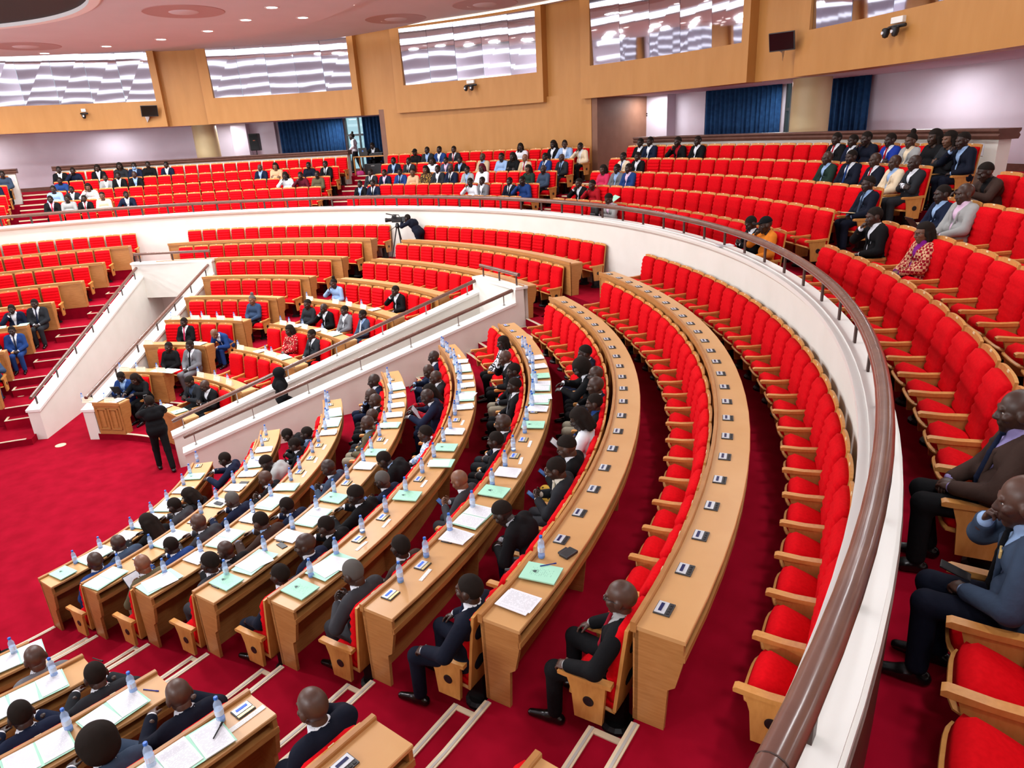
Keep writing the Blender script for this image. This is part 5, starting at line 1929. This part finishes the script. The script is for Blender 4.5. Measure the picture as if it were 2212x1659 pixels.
# tent name plates and bottles in the far blocks
TENT = MB()
TENT.add([(-.13, -.045, 0), (.13, -.045, 0), (.13, .045, 0), (-.13, .045, 0), (-.13, 0, .13), (.13, 0, .13)], [(0, 1, 5, 4), (2, 3, 4, 5), (0, 4, 3), (1, 2, 5), (3, 2, 1, 0)])
TENT = TENT.mesh('name_plate', M_TENT)
for b, i, ths in (('B1', 4, (2.2336, 2.1616, 2.121, 2.0624, 1.9944)), ('B1', 3, (2.25,)), ('B1', 2, (2.24, 2.1627, 2.0628)), ('B1', 1, (2.28, 2.1577)), ('B2', 5, (1.8256, 1.7178, 1.6601, 1.5944)),
                  ('B2', 4, (1.795, 1.7551, 1.6905, 1.5885)), ('B2', 3, (1.83, 1.678, 1.6426)), ('B2', 2, (1.837, 1.7285, 1.6385))):
    for j, t in enumerate(ths):
        where = '%s %s desk, %s along from the %s end' % (ROWN[i], BDESC[b].replace(' block', '-block'), ORD[j], 'ramp' if b == 'B1' else 'aisle')
        o = link('name_plate', TENT)
        tag(o, 'cream tent name plate, ' + where, 'name plate', 'cream name plates on the far desks')
        o.location = pol(DR[i] - .02, t, DT[i])
        o.rotation_euler = (0, 0, t + PI / 2)
        if (b, i) != ('B1', 3):
            bottle(pol(DR[i] + .03, t + .16 / DR[i], DT[i]), 'small water bottle, ' + where)
for b, i, t, kd, lab in (('B1', 3, 2.05, 'O', 'open papers before the man in blue leaning forward'), ('B1', 2, 2.03, 'O', 'open green folder before the man in grey suit'), ('B1', 2, 2.09, 'W', 'white papers between two name plates in the second far row'),
                         ('B1', 1, 2.24, 'W', 'white papers on the panelled front desk'), ('B1', 1, 2.13, 'W', 'papers at the near end of the panelled front desk'), ('B2', 4, 1.63, 'W', 'white papers before the man in light grey suit'),
                         ('B2', 4, 1.56, 'G', 'papers on green before the man in striped tie'), ('B2', 4, 1.74, 'W', 'papers before the man with hand on chin, far row'), ('B2', 3, 1.60, 'O', 'open papers before the man in charcoal suit by the ramp'),
                         ('B2', 3, 1.74, 'W', 'papers before the woman in floral blouse'), ('B2', 5, 1.56, 'W', 'papers before the man with fist at cheek'), ('B2', 1, 1.80, 'W', 'white papers on the front desk beside the photographer'),
                         ('B2', 1, 1.68, 'F', 'green folder on the front desk nearest the ramp'), ('A', 4, 2.72, 'F', 'green folder at the desk end past the farther ramp'), ('A', 4, 2.78, 'F', 'second green folder past the farther ramp'),
                         ('A', 3, 2.78, 'W', 'white papers at the third desk past the farther ramp'), ('A', 2, 2.80, 'W', 'white papers at the second desk past the farther ramp')):
    q = rowth
    rowth = lambda *_: t
    dz = AZ[i] if b == 'A' else 0
    o = papers(b, i, 0, kd, lab)
    o.location.z += dz
    rowth = q
bottle(pol(DR[1] - .03, 1.80, DT[1]), 'water bottle on the front desk beside the photographer')
bottle(pol(DR[4] + .0, 2.80, DT[4] + AZ[4]), 'water bottle on the fourth desk past the farther ramp')

# ---------------------------------------------------------------- standing people
SP = {
 'photo': Pose(.10, (.30, .05, 1.44), (.28, -.06, 1.42), .12, stand=True, legs='step', fl=(.5, -.5, .7), fr=(.5, .5, .7), curl=.7, pole=(-.1, 1, -1)),
 'crew': Pose(.72, (.62, .06, 1.30), (.58, -.10, 1.26), .20, stand=True, fl=(1, -.2, .2), fr=(1, .2, .2), curl=.7),
 'veil': Pose(.04, (.16, .20, .86), (.20, -.19, .95), .05, stand=True),
 'walk': Pose(.05, (.16, .20, 1.02), (.20, -.16, 1.00), .05, stand=True, legs='step'),
}
ph = person(SP['photo'], pol(4.10, 1.53, 0), PI - .15, 'photographer in black suit standing on the red floor at the ramp mouth', 'suit:black/black/-', 'black', 'crop', 0, '', 1.03)
cm = MB().box((0, 0, 0), (.07, .15, .11), .01).lathe([(.035, 0), (.04, .02), (.038, .10), (.0, .10)], 16, (.03, 0, 0), Euler((0, PI / 2, 0))).box((0, .03, .075), (.06, .08, .05), .008)
cb = cm.build('photo_camera', M_BLACK)
tag(cb, 'black photo camera held to the photographer\'s face', 'camera')
cb.location = ph.matrix_basis @ Vector((.31, .0, 1.55))
cb.rotation_euler = (0, 0, PI - .15)
cr = person(SP['crew'], pol(14.50, 1.787, FL[8]), 3.42, 'television cameraman in navy suit bending to his viewfinder', 'suit:dnavy/lilac/-', 'dnavy', 'crop', 0, '', 1.0)
person(SP['veil'], (1.35, 6.45, 0.30), 1.3, 'woman in black headscarf and black dress walking in the nearer ramp', 'top:black', 'black', 'veil', 3, '', .98)
person(SP['walk'], pol(22.3, 2.178, 5.2), 3.9, 'person in white shirt standing before the bright glass door', 'top:white', 'charcoal', 'bun', 3, '', 1.0)
person(POSES['desk'], pol(20.95, 2.105, 5.2), 2.1 + PI, 'operator in black seated behind the equipment table', 'suit:black/white/-', 'black', 'crop', 0)
person(POSES['lap'], pol(21.1, 2.07, 5.2), 2.07 + PI, 'person in olive yellow at the end of the equipment table', 'top:khaki', 'black', 'crop', 1)
for t, lab in ((2.105, 'black stool chair behind the equipment table'), (2.07, 'black stool chair behind the table end')):
    r = root('stool_chair', lab, 'chair', pol(20.95 + (.15 if t < 2.1 else 0), t, 5.2), t + PI)
    MB().box((.1, 0, .44), (.42, .42, .05), .02).build('seat', M_BLACK, r)
    MB().box((-.12, 0, .72), (.04, .4, .4), .015).build('backrest', M_BLACK, r)
    for x, y in ((.27, .18), (.27, -.18), (-.08, .18), (-.08, -.18)):
        MB().tube([(x, y, 0), (x, y, .42)], .014, 8).build('leg', M_BLACK, r)
# television camera on its tripod
x, y, z = pol(14.30, 1.8385, FL[8])
r = root('camera_tripod', 'black tripod under the television camera at the head of the aisle', 'tripod', (x, y, z))
for j in range(3):
    a = 1.84 + j * 2 * PI / 3
    c, s = math.cos(a), math.sin(a)
    MB().tube([(.03 * c, .03 * s, 1.12), (.17 * c, .17 * s, .55), (.32 * c, .32 * s, .0)], [.022, .018, .014], 8).build('leg', M_BLACK, r, True)
MB().lathe([(0, 1.08), (.06, 1.08), (.08, 1.14), (.06, 1.20), (.04, 1.26), (0, 1.26)], 14).build('fluid_head', M_BLACK, r, True)
MB().tube([(0, .0, 1.18), (.02, -.25, 1.08), (.03, -.42, 1.02)], .01, 8).build('pan_handle', M_BLACK, r, True)
MB().tube([(.10 * math.cos(1.84 + j * 2.094), .10 * math.sin(1.84 + j * 2.094), .4) for j in range(4)], .008, 6).build('spreader', M_BLACK, r)
r = root('television_camera', 'black television camera pointing at the floor of the hall', 'camera', (x, y, z + 1.26), 3.9)
MB().box((0, 0, .10), (.34, .13, .17), .02).build('body', M_BLACK, r)
MB().lathe([(.05, 0), (.055, .02), (.06, .14), (.07, .16), (.07, .22), (.055, .22), (.0, .20)], 18, (.16, 0, .10), Euler((0, PI / 2, 0))).build('lens', M_BLACK, r, True)
MB().tube([(-.1, 0, .19), (-.08, 0, .25), (.12, 0, .27), (.15, 0, .19)], .014, 8).build('top_handle', M_BLACK, r, True)
MB().box((.05, .12, .22), (.14, .08, .08), .01).build('viewfinder', M_BLACK, r)
MB().tube([(.14, .0, .26), (.34, 0, .31)], .018, 10).build('microphone', M_BLACK, r, True)
MB().box((-.23, 0, .11), (.12, .10, .16), .01).build('battery', M_DARKGREY, r)
# equipment table
x, y, z = pol(20.3, 2.10, 5.2)
r = root('equipment_table', 'wooden table loaded with black equipment beside the bright doorway', 'table', (x, y, z), 2.10 + PI)
MB().box((0, 0, .74), (.6, 1.5, .04), .005).build('table_top', M_SEATWOOD, r)
for a in (-.27, .27):
    for b in (-.72, .72):
        MB().box((a, b, .36), (.05, .05, .72)).build('leg', M_SEATWOOD, r)
def onroot(name, lab, cat, off, rz0=0.0):
    c, s = math.cos(2.10 + PI), math.sin(2.10 + PI)
    return root(name, lab, cat, (x + off[0] * c - off[1] * s, y + off[0] * s + off[1] * c, z + off[2]), 2.10 + PI + rz0)
q = onroot('laptop', 'open dark laptop on the equipment table, lid towards the hall', 'laptop', (.05, -.35, .76))
MB().box((-.12, 0, .01), (.26, .38, .02), .004).build('keyboard_deck', M_DARKGREY, q)
MB().box((.06, 0, .17), (.015, .38, .32), .004, rot=Euler((0, .2, 0))).build('lid', M_DARKGREY, q)
MB().lathe([(0, 0), (.035, 0), (.035, .004), (0, .004)], 16, (.075, 0, .2), Euler((0, PI / 2 + .2, 0))).build('lid_sticker', plain('sticker_blue', (90, 130, 200), .4), q)
q = onroot('mixing_console', 'low black mixing console on the equipment table', 'console', (0, .25, .76))
MB().box((0, 0, .05), (.4, .6, .1), .01, rot=Euler((0, .1, 0))).build('chassis', M_BLACK, q)
for j in range(8):
    MB().box((.05, -.24 + j * .068, .112), (.05, .02, .012)).build('fader', M_SILVER, q)
q = onroot('equipment_case', 'black equipment case under the table', 'case', (-.05, .05, 0))
MB().box((0, 0, .22), (.4, .8, .44), .02).build('shell', M_BLACK, q)
MB().box((.205, 0, .36), (.02, .16, .03)).build('handle', M_STEEL, q)
bg = MB().box((0, 0, .09), (.2, .3, .18), .06, 3)
tag(bg.build('cloth_bag', plain('pink_cloth', (222, 70, 150), .8)), 'small bright pink bundle on the floor by the equipment table leg', 'bag').location = pol(20.0, 2.125, 5.2)
# loudspeaker on its stand
x, y, z = pol(22.0, 2.378, 5.2)
r = root('loudspeaker', 'black loudspeaker on a stand in front of the lilac wall', 'speaker', (x, y, z), 2.378 + PI)
MB().box((0, 0, 1.55), (.36, .42, .72), .03).build('cabinet', M_BLACK, r)
MB().box((.185, 0, 1.55), (.012, .36, .64), .01).build('front_grille', M_DARKDISC, r)
MB().tube([(0, 0, .1), (0, 0, 1.2)], .02, 8).build('pole', M_BLACK, r)
for j in range(3):
    a = j * 2.094
    MB().tube([(0, 0, .45), (.35 * math.cos(a), .35 * math.sin(a), .01)], .014, 6).build('leg', M_BLACK, r)
MB().box((.19, .02, 1.62), (.006, .10, .03)).build('badge', plain('badge_orange', (190, 90, 40), .5), r)
# dark red cabinet on the wall
x, y, z = pol(22.7, 2.412, 6.3)
r = root('hose_cabinet', 'dark red cabinet on the lilac wall beside the loudspeaker', 'cabinet', (x, y, z), 2.412 + PI)
MB().box((0, 0, .3), (.2, .5, 1.2), .01).build('cabinet_body', plain('hose_red', (120, 30, 44), .5), r)
MB().box((.105, -.18, .3), (.02, .04, .14)).build('handle', M_STEEL, r)
# wall screens and cameras on the amber wall
for R, t, z, lab in ((19.1, 2.534, 8.12, 'black flat screen on a bracket below the far mirror window'), (19.1, 1.186, 8.32, 'black flat screen on a bracket below the nearest mirror window')):
    r = root('wall_screen', lab, 'screen', pol(R, t, z), t + PI)
    e = Euler((0, .28, .45))
    MB().box((0, 0, 0), (.05, .62, .42), .01, rot=e).build('casing', M_DARKGREY, r)
    MB().box((0.026, .010, 0), (.012, .58, .38), 0, rot=e).build('display', plain('display_black', (8, 8, 10), .15), r)
    MB().tube([(-.02, 0, 0), (-.30, -.25, -.02)], .025, 8).add([(-.30, -.33, -.04), (-.30, -.17, -.04), (-.30, -.25, -.42), (-.02, -.1, -.2), (-.02, -.06, -.2), (-.1, -.08, -.24)], [(0, 1, 2), (0, 3, 4, 1), (1, 4, 5, 2), (0, 2, 5, 3), (3, 5, 4)]).build('bracket', M_SILVER, r)
    MB().box((-.30, -.25, .16), (.08, .1, .12), .01).build('junction_box', M_CAP, r)
for R, t, z, n, lab in ((19.3, 2.661, 8.10, 1, 'small black camera on the amber wall below the far mirror window'), (19.3, 1.837, 8.25, 2, 'pair of black cameras on one bracket below the middle mirror window'),
                     (19.3, 1.022, 8.17, 2, 'black dome cameras on the amber wall above the gallery end')):
    r = root('wall_camera', lab, 'camera', pol(R, t, z), t + PI)
    MB().box((-.08, 0, .16), (.1, .16 * n, .12), .01).build('mount_box', M_CAP, r)
    MB().tube([(-.08, -.12 * n, .04), (.04, 0, .03), (-.02, .14 * n, .04)], .035, 8).build('bracket', M_BLACK, r, True)
    for j in range(n):
        yy = .16 * (j - (n - 1) / 2) * 1.6
        MB().lathe([(0, -.12), (.05, -.10), (.075, -.03), (.075, .05), (.05, .07), (0, .07)], 14, (.08, yy, -.04)).build('camera_head', M_BLACK, r, True)
        MB().lathe([(0, 0), (.03, 0), (.03, .03), (0, .03)], 12, (.14, yy, -.06), Euler((0, PI / 2, 0))).build('lens', M_SILVER, r)
# notices, vents, small fittings
NOT = MB().box((0, 0, 0), (.004, .30, .21)).mesh('notice', m_text('notice_paper', (232, 230, 236), (150, 150, 170), 30, 40, .2, .2, .5))
for t, lab in ((2.457, 'white notice on the far parapet, middle one'), (.906, 'white notice at the near end of the cornice parapet'), (2.72, 'white notice at the far end of the long parapet'), (2.173, 'white notice beside the equipment table'),
               (2.823, 'white notice past the far steps'), (1.469, 'white notice at the amber wall end of the parapet')):
    o = link('notice', NOT)
    tag(o, lab, 'notice')
    o.location, o.rotation_euler = pol(19.612, t, 5.88), (0, 0, t + PI)
r = root('air_grille', 'dark slotted air grille on the lilac pier', 'grille', pol(22.49, 1.575, 6.9), 1.575 + PI)
for j in range(2):
    MB().box((0, 0, j * .07), (.02, .35, .04)).build('slot', M_BLACK, r)
for R, t, z, lab in ((4.45, 2.4418, .0, 'round beige floor box on the red stage carpet'), (7.0, 2.73, FL[2] + AZ[2], 'round beige floor plate on the steps past the farther ramp')):
    o = MB().lathe([(0, 0), (.12, 0), (.12, .008), (.10, .012), (0, .012)], 20).build('floor_box', M_CREAM, None, True)
    tag(o, lab, 'floor box').location = pol(R, t, z)
# bags and loose papers
t = rowth('C1', 6, 1.75)
x, y, z = pol(ST[6] - .12, t, FL[6] + .58)
r = root('shoulder_bag', 'red shoulder bag with black straps on a seat of the sixth main row', 'bag', (x, y, z), t + PI)
MB().box((0, 0, .11), (.26, .44, .22), .07, 3).build('bag_body', plain('bag_red', (196, 20, 30), .6), r)
for yy in (-.1, .1):
    MB().tube([(.14, yy, .02), (.13, yy, .2), (0, yy, .235), (-.13, yy, .2)], .016, 6).build('strap', M_BLACK, r)
o = MB().tube([(0, -.2, 0), (0, .14, .02)], [.035, .016], 10).tube([(0, .14, .02), (0, .24, .03)], .012, 8).build('umbrella', plain('umbrella_green', (30, 150, 90), .5))
tag(o, 'folded green umbrella lying on the red shoulder bag', 'umbrella')
o.location, o.rotation_euler = pol(ST[6] - .05, t, FL[6] + .84), (0, 0, t + PI - .3)
t = 1.345
r = root('backpack', 'black backpack standing on a gallery seat behind the rail', 'bag', pol(GS[1] - .2, t, GF[1] + .60), t + PI)
MB().box((0, 0, .22), (.2, .32, .44), .07, 3).build('bag_body', M_BLACK, r)
MB().box((.11, 0, .14), (.05, .24, .2), .03).build('pocket', M_DARKGREY, r)
o = MB().box((0, 0, .004), (.3, .22, .008)).build('paper_stack', M_PAPER)
tag(o, 'papers left on the white gallery ledge near the orange vest', 'papers')
o.location, o.rotation_euler = pol(14.93, .915, 4.452), (0, 0, .9)
o = MB().box((0, 0, .004), (.34, .24, .008)).build('folder', M_GREEN)
tag(o, 'pale green papers on the seat top before the sitter by the rail', 'papers')
o.location, o.rotation_euler = pol(GS[2] - .25, 1.36, GF[2] + .78), (.2, -.5, 1.2)
# ---------------------------------------------------------------- lamps
LD = MB().lathe([(.0, -.002), (.115, -.002), (.115, .004), (0, .004)], 20).mesh('lens', M_LAMP)
LT = MB().lathe([(.115, -.006), (.15, -.006), (.155, .0), (.155, .02), (.115, .02)], 20, cap=False).mesh('trim_ring', M_PALE)
def downlight(loc, label, s=1.0, power=0, size=.5, group='round ceiling downlights'):
    r = root('downlight', label, 'light', loc, 0, group)
    r.scale = (s, s, 1)
    link('lens', LD, r)
    link('trim_ring', LT, r)
DLS = [(16.475, 2.6697, 10.0), (15.052, 2.5196, 10.0), (13.996, 2.3695, 10.0), (12.964, 2.2155, 10.0), (11.781, 2.0479, 10.0), (10.706, 1.8841, 10.0),
       (12.5, 1.930, 10.0), (13.45, 1.8517, 10.32), (16.646, 1.9254, 10.32), (16.528, 1.7085, 10.32)]
for j, (R, t, z) in enumerate(DLS):
    downlight(pol(R, t, z - .004), 'bright round downlight in the rose ceiling, %s along the row from the far end' % ORD[j], 1.25 if z < 10.1 else 1.0)
SOF = [(22.6, 2.80), (22.2, 2.7066), (22.4, 2.616), (22.4, 2.4423), (21.2, 2.4304), (22.3, 2.3491), (21.4, 2.3289), (22.3, 1.55), (22.0, 1.4887), (21.2, 1.4478), (21.109, 1.285), (22.185, 1.2065), (21.5, 1.2376), (22.3, 1.1156), (22.3, 1.0475), (22, .95)]
for j, (R, t) in enumerate(SOF):
    downlight(pol(R, t, 7.656), 'small downlight under the gallery soffit, %s along from the far end' % ORD[j], .8)
for R, t, z, lab in ((14.562, 2.6726, 10.0, 'round mauve ceiling diffuser nearest the far corner'), (9.766, 2.0874, 10.0, 'large round mauve ceiling diffuser beside the black disc'),
                     (16.5, 1.8936, 10.32, 'round mauve diffuser above the second mirror window'), (16.6, 1.68, 10.32, 'round mauve diffuser above the third mirror window')):
    r = root('ceiling_vent', lab, 'vent', pol(R, t, z))
    MB().lathe([(.30, -.015), (.9, -.004), (1.0, -.012), (1.02, 0), (.30, 0)], 36, cap=False).build('dish', M_VENT, r, True)
    MB().lathe([(0, -.03), (.34, -.03), (.38, -.012), (0, -.012)], 24).build('hub', M_CEIL, r, True)

def area(name, loc, power, size, col=(.95, .98, 1), spread=PI, tgt=None):
    l = bpy.data.lights.new(name, 'AREA')
    l.shape = 'DISK'
    l.size = size
    l.energy = power
    l.color = col
    l.spread = spread
    o = bpy.data.objects.new(name, l)
    COL.objects.link(o)
    o.location = loc
    return o
for j in range(9):
    t = PI * j / 8
    area('hall_lamp', (CX + 10.2 * math.cos(t), 10.2 * math.sin(t), 9.95), 285, .5)
for j in range(7):
    t = PI * (j + .5) / 7
    area('hall_lamp', (CX + 7.6 * math.cos(t), 7.6 * math.sin(t), 9.95), 255, .5)
for j in range(10):
    t = 1.0 + 2.0 * j / 9
    area('ring_lamp', pol(16.6, t, 10.1), 72, .5)
for j in range(6):
    area('near_lamp', pol(16.4, -.15 + .2 * j, 10.1), 95, .5)
for j in range(6):
    # added uplights over the unseen stage half, put in to whiten the ceiling
    o = area('added_uplight', (-14 + 5 * j, -4.5 if j % 2 else -7, 5.2), 360, 1.0)
    o.rotation_euler = (PI - .85, 0, 0)
for j in range(14):
    t = .2 + 2.9 * j / 13
    area('soffit_lamp', pol(21.9, t, 7.52), 64, .4)
for j in range(5):
    o = area('added_wall_light', (-14 + 7 * j, -13 + abs(2 - j) * 2.2, 8.2), 160, .8)  # added out of view to brighten the wall the mirrors reflect
    o.rotation_euler = (-PI / 2, 0, (j - 2) * .45)
w = bpy.data.worlds.new('world')
SC.world = w
w.use_nodes = True
w.node_tree.nodes['Background'].inputs['Color'].default_value = (.66, .88, .95, 1)
w.node_tree.nodes['Background'].inputs['Strength'].default_value = 1.1
vs = SC.view_settings
vs.view_transform = 'Standard'
vs.look = 'None'
vs.gamma = 1
vs.exposure = -0.28
cy = SC.cycles
cy.max_bounces = 5
cy.use_adaptive_sampling = True
cy.adaptive_threshold = .03
cy.diffuse_bounces = 3
cy.glossy_bounces = 3
cy.transparent_max_bounces = 6
cy.transmission_bounces = 2
cy.sample_clamp_indirect = 4
cy.use_denoising = True
